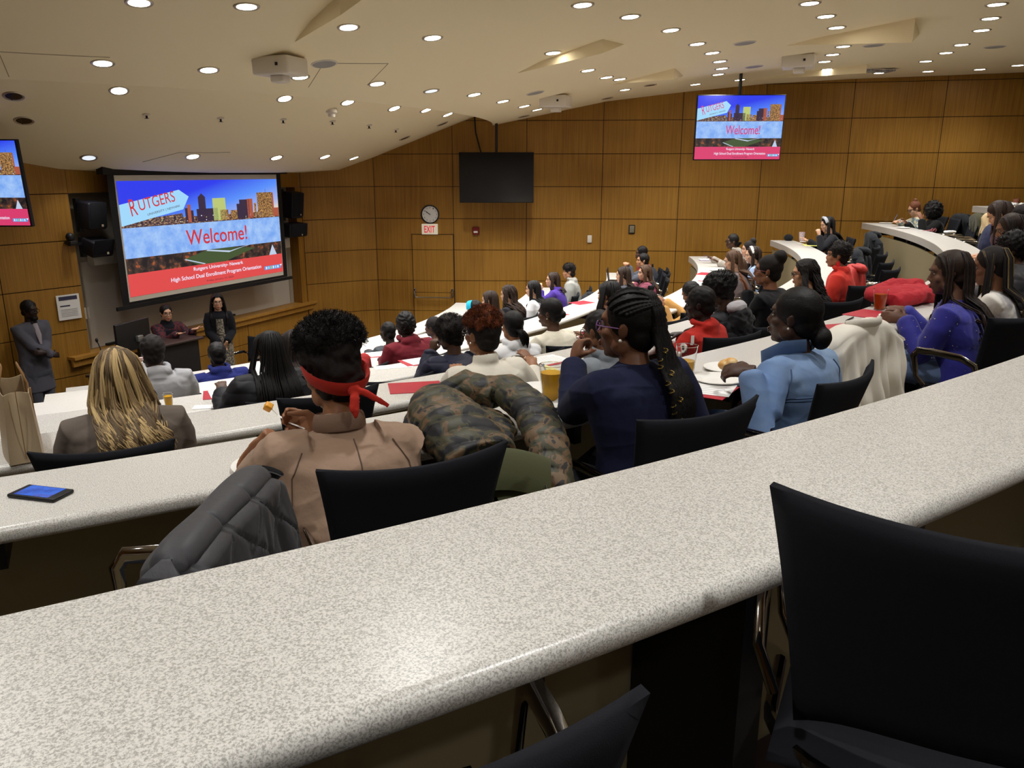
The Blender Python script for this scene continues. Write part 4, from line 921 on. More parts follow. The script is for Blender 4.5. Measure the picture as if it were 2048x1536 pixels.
    if not standing:
        q.ell((0, -.01, .515), (.165 * w, .15, .08))
        for s in (-1, 1): q.tube([(s * .085, -.01, .525), (s * .12, .17, .53), (s * .125, .31, .525), (s * .125, .36, .49), (s * .122, .355, .3), (s * .12, .33, .09)], [.088, .082, .068, .064, .058, .052], 12)
    else:
        q.ell((0, -.005, hipz), (.16 * w, .12, .1))
        for s in (-1, 1): q.tube([(s * .08, 0, hipz - .02), (s * .09, .01, .48), (s * .1, -.005, .06)], [.095, .07, .06], 12)
    fuse(q, 'trousers', jm, max(vox, .008), 3, folds(.003, rs), t)
    q = MB(); fy, fz = (.36, 0) if not standing else (.05, 0)
    for s in (-1, 1): q.mi = 0; q.ell((s * (.12 if not standing else .1), fy + .02, .045), (.045, .13, .045)); q.rbox((s * (.12 if not standing else .1), fy + .02, .0125), (.088, .26, .024), .01)
    q.obj('shoes', mat('shoe_dark', rgb(40, 38, 40), .6), t)
    if extras: extras(t, HM, HY, nb, zs, T, tg)
    if not standing and not nochair and row is not None:
        th = math.degrees(math.atan2(pos[1] - C.y, pos[0] - C.x)); rr_ = math.hypot(pos[0] - C.x, pos[1] - C.y)
        cr = max(rr_ + lean + .03, RIN[row] + DW + .2) + chair_dr
        chair(cr, th, row, yaw * .6 + chair_yaw, chair_lab or clab(label))
    return t
DK = (74, 52, 42); DK2 = (84, 58, 44); DK3 = (48, 34, 30); TN = (150, 104, 74); LT = (205, 160, 132); MD = (128, 86, 62); OL = (186, 136, 104)
T5 = ZT[5]
GOLD = mat('gold', (.9, .65, .2), .25, 1); SILV = mat('silver', (.85, .85, .85), .2, 1); PEARL = mat('pearl', rgb(240, 235, 225), .2, coat=1)
GLB = mat('glasses_black', rgb(24, 22, 24), .25); GLP = mat('glasses_purple', rgb(120, 80, 130), .25)
# ------------------------------------------------ sixth row (nearest people)
def seam_on(t, part, paths, m, r=.0022, name='seams'):
    from mathutils.bvhtree import BVHTree
    o = [c for c in t.children if c.name.startswith(part)][0]; bv = BVHTree.FromPolygons([v.co for v in o.data.vertices], [tuple(p.vertices) for p in o.data.polygons]); q = MB()
    for P in paths:
        R = []
        for a, b in zip(P, P[1:]):
            for j in range(20):
                p = Vector(a).lerp(Vector(b), j / 20); h_ = bv.ray_cast(Vector((p.x, -1, p.z)), Vector((0, 1, 0)))
                if h_[0] is not None: R.append(h_[0] + h_[1] * r * .6)
        if len(R) > 2: q.tube(R, r, 5)
    q.obj(name, m, t)
def bandana_x(t, HM, HY, nb, zs, T, tg):
    sm_ = mat('pink_seam', rgb(96, 74, 60), .8); y0 = -.2
    q = MB(); q.tube([(.07 * math.cos(a), nb.y + .004 + .066 * math.sin(a), zs + .072 - .014 * math.sin(a)) for a in [PI * .6 + i * PI * 1.8 / 18 for i in range(19)]], [(.007, .026)] * 19, 8, up=(0, 0, 1)); q.obj('ribbed_collar', mat('cloth_pink_rib', rgb(128, 102, 84), .85, bump=(200, .6)), t)
    seam_on(t, 'sweater', [[(-.13, y0, zs + .03), (-.165, y0, zs - .03), (-.175, y0, zs - .12), (-.17, y0, zs - .25)], [(.13, y0, zs + .03), (.165, y0, zs - .03), (.175, y0, zs - .12), (.17, y0, zs - .25)], [(.02, y0, zs + .04), (.02, y0, zs - .3)]], sm_)
    q = MB(); R_ = clothmat('bandana', (196, 52, 40), .8)
    P = []
    for i in range(25):
        a = PI * .5 + i * 2 * PI / 24; f = .5 + .5 * math.cos(a - PI / 2)   # 1 in front, 0 at nape
        P.append((.0845 * math.cos(a), -.022 + .1 * math.sin(a), -.05 + .1 * f))
    q.tube(P, [(.006, .026)] * 25, 8, up=(0, 0, 1), cap=False); q.xf(HM); q.obj('bandana', R_, t)
    q = MB(); q.ell((0, -.126, -.052), (.02, .014, .02))
    q.tube([(.0, -.13, -.05), (-.008, -.14, -.075), (-.016, -.145, -.11), (-.014, -.142, -.132)], [(.008, .007), (.017, .006), (.016, .005), (.004, .003)], 8, up=(0, -1, 0))
    q.tube([(.0, -.13, -.05), (.03, -.142, -.068), (.065, -.148, -.095), (.092, -.145, -.118)], [(.008, .007), (.012, .006), (.013, .005), (.009, .003)], 8, up=(0, -1, 0)); q.xf(HM)
    fuse(q, 'bandana_knot', R_, .004, 3, folds(.002, 3, 60), t)
    # stray frizz
    q = MB(); rr = random.Random(5)
    for i in range(4200):
        u = rr.uniform(0, 6.28); v = rr.uniform(-.25, 1); c_ = math.sqrt(max(0, 1 - v * v)); n = Vector((c_ * math.cos(u), c_ * math.sin(u), v)); b = Vector((0, -.02, .1)) + Vector((n.x * .1, n.y * .1, n.z * .078)); P = [b * .97]
        for j in range(3): n = (n + Vector((rr.uniform(-.8, .8), rr.uniform(-.8, .8), rr.uniform(-.6, .8)))).normalized(); P.append(P[-1] + n * rr.uniform(.004, .008))
        q.tube(P, [.0006] * 4, 3, cap=False)
    q.xf(HM); q.obj('stray_curls', BLK, t)
    q = MB(); [q.tube([(s * .0, -.02, 0), (0, 0, 0)], .001, 3) for s in ()]; q.tube([(T(Vector((-.72, 2.17, 2.72))) + Vector((.035 * math.cos(a), .02 * math.sin(a), .025 * math.sin(a)))) for a in [i * PI / 8 for i in range(17)]], .003, 6)
person('Person in dusty pink bomber jacket with red bandana round a high curly puff', 5, (-.53, 2.26), 2.825, TN, ('puff', BLK2), ('sweater', mat('cloth_pink_bomber', rgb(152, 124, 102), .7, bump=(30, .5), bdist=.006, sheen=.1)), yaw=-8, hyaw=14, hpitch=14, lean=.24,
       arms=((-.702, 2.173, 2.645), (-.575, 2.25, 2.655)), dirs=((-.5, .4, -.75), (-.55, .75, .15)), nochair=True, palms=((-.2, -.5, -1), (-.6, -.3, .2)), curls=(.28, .85), spreads=(.14, .05), extras=bandana_x, glasses=GLB, w=1.0, puff=.02, collar=True, sleeve_pull=.5, chair_lab='black swivel chair behind the person in the pink bomber jacket', chair_yaw=-28, chair_dr=.0, pole=((-.1, -.9, -.8), None), hairkw={'c': (0, -.02, .095), 'R': (.1, .1, .078)})
def navy_x(t, HM, HY, nb, zs, T, tg):
    # cornrows swept to the crown plus gold cuffs on the braids
    q = MB()
    for i in range(11):
        a = math.radians(-86 + i * 17.2); P = []; d0 = Vector((math.sin(a), math.cos(a) * .72, .42 - .25 * abs(math.sin(a)))).normalized(); d1 = Vector((0, -.8, .4)).normalized()
        for j in range(25):
            d = d0.slerp(d1, j / 24); P.append((d.x * .083, -.022 + d.y * .096, .036 + d.z * .091))
        q.tube(P, [.0075 + .0025 * (k % 2) for k in range(25)], 7)
    q.xf(HM); q.obj('cornrows', BLK, t)
    q = MB(); rr = random.Random(4)
    bo = [c for c in t.children if c.name.startswith('braids')][0]; V = [v.co for v in bo.data.vertices]
    for i in range(16):
        z = HY.translation.z - .06 - .024 * i; x0 = HY.translation.x + (-.02 if i % 3 else .015); c_ = min([v for v in V if abs(v.z - z) < .014], key=lambda v: v.y * .6 + abs(v.x - x0))
        q = MB(); q.tube([c_ + Vector((.0085 * math.cos(a), -.003 + .0085 * math.sin(a), a * .0022)) for a in [k * PI / 4 for k in range(11)]], .002, 4); q.obj('gold_cuff', GOLD, t)
    for i, s in ((0, -1),):
        el, wr = tg[i]; c = el.lerp(wr, .45); q = MB(); q.ell((0, 0, 0), (.004, .02, .014)); q.mi = 1; q.ell((-.003, .003, .0), (.003, .012, .009))
        n = Vector((-.3, -1, .1)).normalized(); R = n.to_track_quat('X', 'Z').to_matrix().to_4x4(); q.xf(Matrix.Translation(c + n * .064) @ R); q.obj('sleeve_badge', [mat('badge_white', rgb(225, 222, 235), .6), mat('badge_red', rgb(150, 50, 90), .6)], t)
person('Person in navy sweatshirt with long cornrow braids and purple glasses, fist raised', 5, (.39, 2.63), 2.895, (122, 82, 60), ('braids', BLK), ('sweater', clothmat('navy', (30, 34, 60), .9, .1)), yaw=2, hyaw=28, hpitch=2, lean=.07,
       nk=.03, arms=((.235, 2.93, 2.70), (.62, 2.93, 2.60)), dirs=((.45, .15, .9), None), palms=((.9, -.3, -.3), None), curls=(1.25, .5), spreads=(.03, .1), extras=navy_x, glasses=GLP, earring=(.006, PEARL), pole=((-.3, .0, -1), None), w=1.03, hairkw={'n': 40, 'L': .60, 'rad': .009, 'arc': 36, 'amp': .003, 'freq': 8, 'hug': .1, 'fall': .1, 'jit': .12, 'rope': 64, 'seed': 4}, nochair=True, trousers=(28, 28, 34))
def denim_x(t, HM, HY, nb, zs, T, tg):
    q = MB(); dm = MATS['cloth_denim_dark']
    for s in (-1, 1): q.tube([(s * .03, nb.y - .055, zs + .1), (s * .085, nb.y + .0, zs + .085), (s * .075, nb.y + .09, zs + .035), (s * .05, nb.y + .115, zs - .03)], [(.008, .03), (.008, .038), (.008, .036), (.006, .016)], 8, up=(0, -.5, 1))
    q.obj('collar', dm, t)
    sm_ = mat('denim_seam', rgb(70, 92, 128), .8); Y_ = -.2
    seam_on(t, 'shirt', [[(-.19, Y_, zs - .09), (.19, Y_, zs - .09)], [(-.19, Y_, zs - .103), (.19, Y_, zs - .103)], [(-.07, Y_, zs - .1), (-.05, Y_, zs - .32)], [(.07, Y_, zs - .1), (.05, Y_, zs - .32)], [(-.15, Y_, zs + .02), (-.185, Y_, zs - .05), (-.185, Y_, zs - .2)], [(.15, Y_, zs + .02), (.185, Y_, zs - .05), (.185, Y_, zs - .2)]], sm_, .0028, 'yoke_seams')
    return
    q = MB(); y = lambda z: -.178 + max(0, (z - (zs - .18))) * .16
    z = zs - .105
    P = [(x, -.168 + .5 * x * x * 2.2 + .028, z) for x in [-.15 + .03 * i for i in range(11)]]; q.tube(P, (.004), 5); q.tube([(p[0], p[1], p[2] - .014) for p in P], .003, 5)
    for s in (-1, 1): q.tube([(s * .07, -.152, z), (s * .05, -.16, z - .2)], .003, 5)
    q.obj('seams', dm, t)
clothmat('denim_dark', (98, 124, 164), .85, .2)
person('Person in light blue denim jacket with sleek low bun, holding a piece of bread', 5, (1.16, 3.22), 2.82, DK, ('bun', BLK), ('shirt', clothmat('denim', (134, 158, 188), .85, .2, (260, .4), noise=(5, rgb(96, 124, 170), .2))), yaw=-2, hyaw=22, hpitch=0, lean=.04,
       arms=((.96, 3.03, 2.64), 'lap'), dirs=((-.35, .85, -.1), None), palms=((.55, -.1, -.6), None), curls=(.62, .5), spreads=(.04, .1), extras=denim_x, earring=(.005, PEARL), w=1.02, hairkw={'b': (.0, -.118, -.075), 'br': .05, 'seed': 3}, nochair=True, trousers=(104, 128, 166), pole=((-.6, -.5, -1), None))
SPK = mat('cloth_sparkle_blue', rgb(38, 38, 142), .7, bump=(300, .2), sheen=.2)
def blue_x(t, HM, HY, nb, zs, T, tg):
    q = MB(); rr = random.Random(8); body = [c for c in t.children if c.name.startswith('sweater')][0]; V = body.data.vertices; n = len(V)
    for i in range(420):
        v = V[rr.randrange(n)]; s_ = rr.choice([.0014, .0018, .0026, .0042]); q.ell(v.co + v.normal * .001, s_, None, 6, 4)
    q.obj('sequins', mat('sequin', (.9, .92, 1), .15, .8), t)
    q = MB(); q.tube([HM @ Vector((.012 * math.cos(a), -.02 + .03 * math.sin(a), .118)) for a in [i * PI / 6 for i in range(13)]], .006, 6); q.obj('hair_tie', mat('pink_tie', rgb(236, 170, 170), .6), t)
person('Person in a royal blue sweater sprinkled with silver sequins, long fine braids', 5, (2.40, 4.36), 2.86, (104, 72, 56), ('braids', [DBR, BLK]), ('sweater', SPK), yaw=6, hyaw=20, hpitch=10, lean=.1,
       arms=((2.22, 4.42, 2.60), (2.32, 4.66, 2.61)), dirs=((-.3, .9, .0), (-.9, .3, .1)), palms=((1, .2, -.4), (.2, .3, -1)), curls=(.7, .3), spreads=(.05, .15), extras=blue_x, trousers=(88, 106, 140), w=1.08, hairkw={'n': 130, 'L': .62, 'rad': .0046, 'arc': 92, 'amp': .004, 'freq': 5, 'hug': .088, 'fall': .25, 'jit': .25, 'rope': 46}, chair_lab='black swivel chair behind the person in the sequinned blue sweater', chair_yaw=-20, chair_dr=.03)
person('Person in white marbled top with long gold-tipped braids, beside the sequinned blue sweater', 5, (3.02, 5.02), 2.82, MD, ('braids', [BLK2, BLK2, BLK2, BLK2, BLK2, hairmat('gold_brown', (112, 92, 44))]), ('shirt', clothmat('marble', (218, 214, 206), .5, .1, (40, .5), noise=(9, rgb(150, 146, 150), .08))), yaw=6, hyaw=10, hpitch=14, lean=.1,
       arms=((2.86, 5.18, 2.59), None), hairkw={'n': 130, 'L': .66, 'rad': .0048, 'arc': 100, 'amp': .003, 'freq': 6, 'fall': .4, 'hug': .095, 'side': .6}, trousers=(60, 60, 70), chair_lab='black swivel chair with a tan bag strap, behind the person in the white marbled top')
person('Person in a charcoal puffy jacket with a rounded short afro near the right edge', 5, (3.52, 5.63), 2.87, DK2, ('afro', BLK), ('puffer', clothmat('charcoal_shell', (60, 60, 62), .45, .1, (60, .2))), yaw=0, hyaw=14, hpitch=8, hood=True, hairkw={'R': (.098, .108, .092), 'c': (0, -.025, .045), 'lump': .003})
person('Person with fine brown braids seated beyond the short afro at the right edge', 5, (3.99, 6.45), 2.95, MD, ('braids', [DBR, BLK2]), ('sweater', clothmat('dark_brown_knit', (52, 44, 44))), yaw=0, hyaw=18, hpitch=18, hairkw={'n': 110, 'L': .42, 'rad': .005, 'arc': 110, 'fall': .2})
person('Person with dark grey cropped hair at the right edge, forehead in their hand', 5, (4.44, 7.03), 3.0, OL, ('short', BLK2), ('sweater', clothmat('grey_knit', (92, 88, 92))), yaw=6, hyaw=30, hpitch=14)
person('Person with smooth dark hair bent over the desk beside the beige coat', 5, (4.73, 7.86), 3.0, OL, ('long', DBR), ('sweater', clothmat('plum', (70, 44, 54))), yaw=0, hyaw=4, hpitch=38, lean=.16, hairkw={'L': .3, 'arc': 115, 'n': 120, 'rad': .009})
def pen_x(t, HM, HY, nb, zs, T, tg):
    q = MB(); p = tg[1][1] + Vector((-.02, .08, .02)); q.tube([p + Vector((0, .02, -.04)), p + Vector((.02, -.05, .1))], .004, 6); q.obj('held_pen', mat('pen_blue', rgb(90, 110, 150), .4), t)
person('Person in blue and cream patterned shirt writing, red-brown hair pinned up, far right', 5, (6.66, 13.4), 2.80, LT, ('bun', hairmat('redbrown', (112, 66, 44))), ('shirt', clothmat('blue_cream', (120, 140, 150), .8, .1, (200, .3), noise=(16, rgb(214, 208, 180), .05))), yaw=0, hyaw=10, hpitch=26, lean=.2,
       arms=((6.36, 12.98, 2.60), (6.35, 13.25, 2.60)), glasses=GLB, hairkw={'b': (0, -.06, .125), 'br': .04}, extras=pen_x)
person('Person in black coat with big curly hair, cheek on hand, far right end', 5, (6.58, 12.7), 2.81, MD, ('afro', BLK), ('blazer', clothmat('black_coat', (26, 27, 27), .9)), yaw=-4, hyaw=14, hpitch=4, lean=.12,
       arms=((6.38, 12.56, 2.68), (6.34, 12.95, 2.60)), dirs=((.5, .4, .9), None), palms=((1, .3, 0), None), curls=(.25, .4), hairkw={'R': (.135, .14, .15), 'c': (0, -.035, .0)}, pole=((-.4, .4, -1), None))
# ------------------------------------------------ fifth row
person('Person with long wavy blonde highlighted hair and a brown-grey top, back to the camera', 4, (-1.68, 3.27), 2.56, LT, ('long', [BL2, BL3, BL1]), ('sweater', clothmat('taupe_knit', (104, 94, 86), .9, .2, (120, .3))), yaw=-2, hyaw=-6, hpitch=4, lean=.07, w=1.15, nochair=True,
       hairkw={'n': 900, 'L': .43, 'rad': .0042, 'arc': 130, 'amp': .014, 'freq': 13, 'hug': .094, 'fall': .1, 'jit': .45, 'side': .5, 'curl': 1, 'clump': 22}, chair_lab='black swivel chair behind the person with long blonde hair', chair_yaw=14, chair_dr=.03)
person('Person in white collared shirt with auburn curly top, shaved sides and glasses', 4, (-.16, 4.10), 2.57, TN, ('curlytop', [BLK2, AUB]), ('sweater', clothmat('white_polo', (224, 218, 204), .85, .1, (300, .2))), yaw=-4, hyaw=14, hpitch=0, lean=.05, collar=True, glasses=mat('glasses_clear', rgb(120, 115, 120), .15, .5), earring=(.005, PEARL), w=1.1, arms=((-.33, 4.42, 2.28), (.12, 4.5, 2.28)))
person('Person in a heather grey hoodie and glasses, partly hidden behind the raised fist', 4, (.52, 4.70), 2.47, MD, ('short', BLK), ('hoodie', clothmat('heather_hood', (128, 134, 142), .9)), yaw=8, hyaw=2, hpitch=12, lean=.12, glasses=GLB, arms=((.12, 4.62, 2.27), (.5, 5.0, 2.3)), w=1.15)
def num_x(t, HM, HY, nb, zs, T, tg):
    from mathutils.bvhtree import BVHTree
    o = [c for c in t.children if c.name.startswith('hooded')][0]; bv = BVHTree.FromPolygons([v.co for v in o.data.vertices], [tuple(p.vertices) for p in o.data.polygons])
    for j, ch in enumerate('IOO'):
        h_ = bv.ray_cast(Vector((-1, -.03 + .045 * j, zs - .0 - .055 * j)), Vector((1, 0, 0)))
        if h_[0] is None: continue
        q = MB(); put_text(q, ch, 0, 0, 0, .05 if ch == 'O' else .02, 0, .06, bold=.06, ext=.06); q.xf(Matrix.Translation(h_[0] + h_[1] * .006) @ h_[1].to_track_quat('Z', 'Y').to_matrix().to_4x4()); q.obj('sleeve_letter', WHITE, t, smooth=False)
person('Person in a bright red hoodie with white letters on the sleeve', 4, (1.28, 5.37), 2.52, DK3, ('fade', BLK), ('hoodie', clothmat('red_hoodie', (176, 42, 34), .9)), yaw=4, hyaw=22, hpitch=8, lean=.06, extras=num_x, w=1.05, chair_lab='black swivel chair under the person in the bright red hoodie', chair_yaw=-18, trousers=(120, 24, 22))
def furhood(t, HM, HY, nb, zs, T, tg):
    q = MB(); q.ell((0, nb.y - .13, zs - .02), (.15, .08, .13)); q.ell((.03, nb.y - .16, zs - .16), (.17, .08, .14)); fuse(q, 'fur_hood', clothmat('black_fur', (26, 26, 28), .95, .5, (90, .9)), .01, 1, waves(.008, 90, 8, 2), t)
    q = MB(); q.ell((-.02, nb.y - .1, zs + .1), (.1, .06, .06)); fuse(q, 'inner_hood', clothmat('pale_grey_hood', (176, 172, 176)), .008, 2, folds(.008, 4, 30), t)
person('Person with a loose black afro and a black coat with pale grey hood, bent forward', 4, (1.52, 5.78), 2.55, DK, ('afro', BLK), ('puffer', clothmat('black_shell', (34, 34, 38), .5, .1)), yaw=0, hyaw=10, hpitch=22, lean=.16, extras=furhood, hairkw={'R': (.118, .125, .1), 'c': (0, -.02, .05), 'lump': .008})
person('Person in black blazer with braids in a high bun, one spread hand raised', 4, (1.98, 6.15), 2.655, (142, 94, 68), ('bun', BLK2), ('blazer', clothmat('black_blazer', (24, 24, 27), .8)), yaw=4, hyaw=18, hpitch=2, lean=.05, glasses=mat('glasses_red', rgb(110, 30, 40), .3), earring=(.005, PEARL), w=1.08,
       arms=((1.865, 6.26, 2.49), None), dirs=((-.35, .3, 1), None), palms=((-.4, .9, .1), None), curls=(.15, .4), spreads=(.22, .1), hairkw={'b': (.0, -.09, .105), 'br': .062, 'tie': mat('copper', rgb(170, 110, 90), .3, .7)}, pole=((-.2, -.2, -1), None), chair_yaw=-25)
person('Person with a mass of long black ringlets and glasses in a black top', 4, (2.52, 6.84), 2.55, OL, ('long', BLK2), ('sweater', clothmat('black_knit', (28, 27, 29), .9)), yaw=4, hyaw=24, hpitch=10, lean=.08, glasses=GLB, hairkw={'n': 360, 'L': .42, 'rad': .0046, 'arc': 138, 'amp': .011, 'freq': 58, 'hug': .118, 'fall': .35, 'curl': 1}, chair_yaw=-25, chair_dr=.05)
def tassel(t, HM, HY, nb, zs, T, tg):
    q = MB()
    for s in (-1, 1): q.tube([(s * .084, .0, -.04), (s * .086, .0, -.06), (s * .088, .0, -.1)], [.003, .013, .018], 10)
    q.xf(HM); q.obj('tassel_earrings', clothmat('tassel_red', (190, 20, 30)), t)
person('Person in a red and black hooded top with cropped curls and red tassel earrings', 4, (3.16, 7.75), 2.61, TN, ('afro', BLK2), ('hoodie', clothmat('red_black_top', (186, 50, 40), .9)), yaw=4, hyaw=16, hpitch=2, lean=.05, extras=tassel, hairkw={'R': (.096, .108, .09), 'c': (0, -.03, .055), 'lump': .005}, w=1.1, chair_yaw=-25)
person('Person in black sweater and grey knotted headscarf leaning on one fist', 4, (5.07, 12.97), 2.575, LT, ('long', BLK), ('sweater', clothmat('ink_sweater', (34, 34, 38))), yaw=0, hyaw=12, hpitch=18, lean=.14,
       arms=((4.90, 12.8, 2.42), (4.93, 13.35, 2.28)), dirs=((.15, .2, .9), None), palms=((.8, .3, 0), None), curls=(1.3, .4), pole=((-.3, .3, -1), None), hairkw={'n': 140, 'L': .3, 'rad': .008, 'arc': 110, 'fall': .35},
       extras=lambda t, HM, HY, nb, zs, T, tg: (lambda q: (q.tube([(.088 * math.cos(a), .0 + .02, .04 + .088 * math.sin(a)) for a in [i * PI / 10 for i in range(11)]], [(.006, .026)] * 11, 8, up=(0, 1, 0)), q.ell((0, .03, .125), (.03, .025, .02)), q.xf(HM), q.obj('headscarf', clothmat('scarf_grey', (170, 172, 178)), t)))(MB()))
# ------------------------------------------------ fourth row
person('Person in black puffy jacket, long fine black braids with a pale blue tie', 3, (-1.53, 4.88), 2.31, DK2, ('braids', BLK), ('puffer', clothmat('black_puffer', (40, 40, 44), .5, .1)), yaw=0, hyaw=6, hpitch=6, lean=.04, w=1.15, hairkw={'n': 150, 'L': .5, 'rad': .0058, 'arc': 118, 'amp': .002, 'freq': 5, 'fall': .5, 'hug': .098, 'tie': mat('tie_blue', rgb(130, 190, 200), .5)}, arms=((-1.9, 5.0, 2.0), None))
person('Person in a navy puffer jacket with a loose black afro, cheek on a fist', 3, (-.46, 5.72), 2.24, DK2, ('afro', BLK2), ('puffer', clothmat('navy_puffer', (34, 36, 54), .45, .1)), yaw=0, hyaw=18, hpitch=12, lean=.14, w=1.12, arms=((-.60, 5.86, 2.08), None), dirs=((.2, .1, 1), None), palms=((.8, .3, -.2), None), curls=(1.3, .4), hairkw={'R': (.11, .118, .11), 'c': (0, -.025, .045), 'lump': .009}, pole=((-.3, .3, -1), None))
person('Person in a white hoodie with a sleek low black ponytail', 3, (0, 6.14), 2.22, TN, ('pony', BLK), ('hoodie', clothmat('white_hoodie', (216, 216, 218), .9)), yaw=-6, hyaw=-6, hpitch=8, lean=.08, hairkw={'L': .3, 'sw': .06, 'fat': .04})
person('Person in a cream blouse with smooth hair in a small round bun', 3, (.31, 6.46), 2.27, DK2, ('bun', BLK), ('shirt', clothmat('cream_blouse', (222, 216, 198), .8, .1, (60, .3))), yaw=4, hyaw=20, hpitch=8, lean=.08, w=1.15, hairkw={'b': (0, -.11, -.02), 'br': .036}, earring=(.005, PEARL), arms=((.02, 6.55, 2.0), None), chair_yaw=-20)
person('Person with long straight black hair behind the cornrow braids, folders before them', 3, (.86, 7.04), 2.33, OL, ('long', BLK), ('sweater', clothmat('crimson_knit', (128, 30, 44))), yaw=0, hyaw=8, hpitch=10, hairkw={'n': 200, 'L': .38, 'rad': .01, 'arc': 135, 'fall': .1, 'hug': .115, 'spread': .04})
person('Person in a tan fleece folded over the desk, mostly hidden behind the red hoodie', 3, (1.93, 8.50), 2.13, MD, ('short', BLK), ('sweater', clothmat('tan_fleece', (176, 132, 74), .95, .4, (120, .5))), yaw=0, hyaw=10, hpitch=30, lean=.24, arms=((1.62, 8.42, 1.99), (1.72, 8.86, 1.99)))
person('Person with straight light brown hair leaning over the fourth desk', 3, (2.82, 10.2), 2.30, LT, ('long', BRN), ('sweater', clothmat('dusk_knit', (96, 84, 84))), yaw=4, hyaw=14, hpitch=22, lean=.18, hairkw={'n': 130, 'L': .3, 'rad': .008, 'arc': 118, 'fall': .2, 'amp': .004})
person('Person with wavy brown hair seen behind the raised spread hand', 3, (3.05, 10.75), 2.14, LT, ('long', BRN), ('sweater', clothmat('navy_knit', (44, 46, 70))), yaw=4, hyaw=12, hpitch=22, lean=.1, hairkw={'n': 130, 'L': .36, 'rad': .008, 'arc': 135, 'fall': .3, 'amp': .01, 'curl': 1, 'freq': 12})
person('Person in pale blue denim wearing a white headband over brown hair', 3, (3.42, 11.35), 2.25, LT, ('long', DBR), ('shirt', clothmat('pale_denim', (150, 172, 205))), yaw=0, hyaw=14, hpitch=12, hairkw={'n': 130, 'L': .34, 'rad': .008, 'arc': 120, 'fall': .2, 'amp': .006},
       extras=lambda t, HM, HY, nb, zs, T, tg: (lambda q: (q.tube([(.09 * math.cos(a), .0, .035 + .092 * math.sin(a)) for a in [i * PI / 10 for i in range(11)]], [(.005, .018)] * 11, 8, up=(0, 1, 0)), q.xf(HM), q.obj('headband', PAPER, t)))(MB()))
person('Person with a high dark topknot and a pale collar, fourth row far right', 3, (3.55, 12.0), 2.27, LT, ('bun', BLK2), ('shirt', clothmat('pale_collar', (176, 186, 200))), yaw=0, hyaw=12, hpitch=6, hairkw={'b': (0, -.075, .115), 'br': .06})
person('Person in a grey hooded tan top and glasses in the far fourth row', 3, (3.57, 13.0), 2.30, DK2, ('pony', BLK), ('hoodie', clothmat('grey_tan', (168, 160, 150))), yaw=4, hyaw=14, hpitch=4, lean=.16, glasses=GLB, arms=((3.3, 12.75, 2.0), (3.33, 13.3, 2.0)), hairkw={'L': .12, 'fat': .03, 'n': 30})
# ------------------------------------------------ third row
person('Person in a light grey hoodie with a faded cut, back to the camera at left', 2, (-2.72, 5.85), 2.08, DK2, ('short', BLK2), ('hoodie', clothmat('light_grey_hoodie', (158, 158, 162), .9)), yaw=0, hyaw=-4, hpitch=8, lean=.05, w=1.18, hairkw={'t': .012})
person('Person with dark streaked braids and a pale blue hair clip, third row left of centre', 2, (-1.85, 6.55), 1.99, MD, ('braids', [BLK2, DBR]), ('sweater', clothmat('wine', (90, 26, 34))), yaw=0, hyaw=0, hpitch=8, hairkw={'n': 110, 'L': .36, 'rad': .006, 'arc': 118, 'fall': .25, 'tie': mat('tie_ice', rgb(150, 190, 215), .4)})
person('Person in a brick red top mostly hidden behind the big curly puff', 2, (-1.50, 6.85), 1.97, MD, ('short', DBR), ('sweater', clothmat('brick_red', (150, 40, 40))), yaw=0, hyaw=0, hpitch=8)
person('Person with a shaved head in a grey-black jacket at the left of the maroon hoodie', 1, (-1.41, 8.81), 1.64, DK3, ('fade', BLK), ('puffer', clothmat('grey_shell', (56, 60, 66), .5)), yaw=0, hyaw=8, hpitch=8, hairkw={'t': .0})
person('Person in a maroon hoodie with smooth jaw-length black hair', 2, (-1.00, 7.26), 2.02, DK3, ('afro', BLK), ('hoodie', clothmat('maroon_hoodie', (104, 30, 40), .9)), yaw=0, hyaw=0, hpitch=4, w=1.22, hairkw={'R': (.09, .1, .1), 'c': (0, -.025, .02), 'lump': .0015})
person('Person with long brown hair and a dark grey jacket beside the open laptop', 2, (1.66, 11.9), 1.90, LT, ('long', DBR), ('sweater', clothmat('slate_jacket', (70, 72, 80))), yaw=0, hyaw=4, hpitch=10, hairkw={'n': 120, 'L': .32, 'rad': .008, 'arc': 120, 'fall': .3})
person('Person in a quilted mauve jacket with long straight brown hair', 2, (2.07, 12.4), 1.87, LT, ('long', BRN), ('puffer', clothmat('mauve_quilt', (122, 58, 76), .5)), yaw=4, hyaw=14, hpitch=6, w=1.1, hairkw={'n': 120, 'L': .32, 'rad': .008, 'arc': 112, 'fall': .1})
person('Person in a grey jacket and red shirt filming with a phone, third row right', 2, (2.13, 13.0), 1.99, OL, ('short', BLK), ('sweater', clothmat('steel_jacket', (84, 88, 98))), yaw=4, hyaw=14, hpitch=2, arms=((1.9, 12.85, 1.93), (1.92, 13.2, 1.9)), dirs=((-.6, .4, .5), (-.6, .4, .5)), curls=(.8, .8))
person('Person in a red top behind the one filming, only hair and shoulder showing', 2, (2.2, 13.6), 2.05, DK2, ('short', BLK), ('sweater', clothmat('red_jersey', (140, 34, 40))), yaw=4, hyaw=10, hpitch=4)
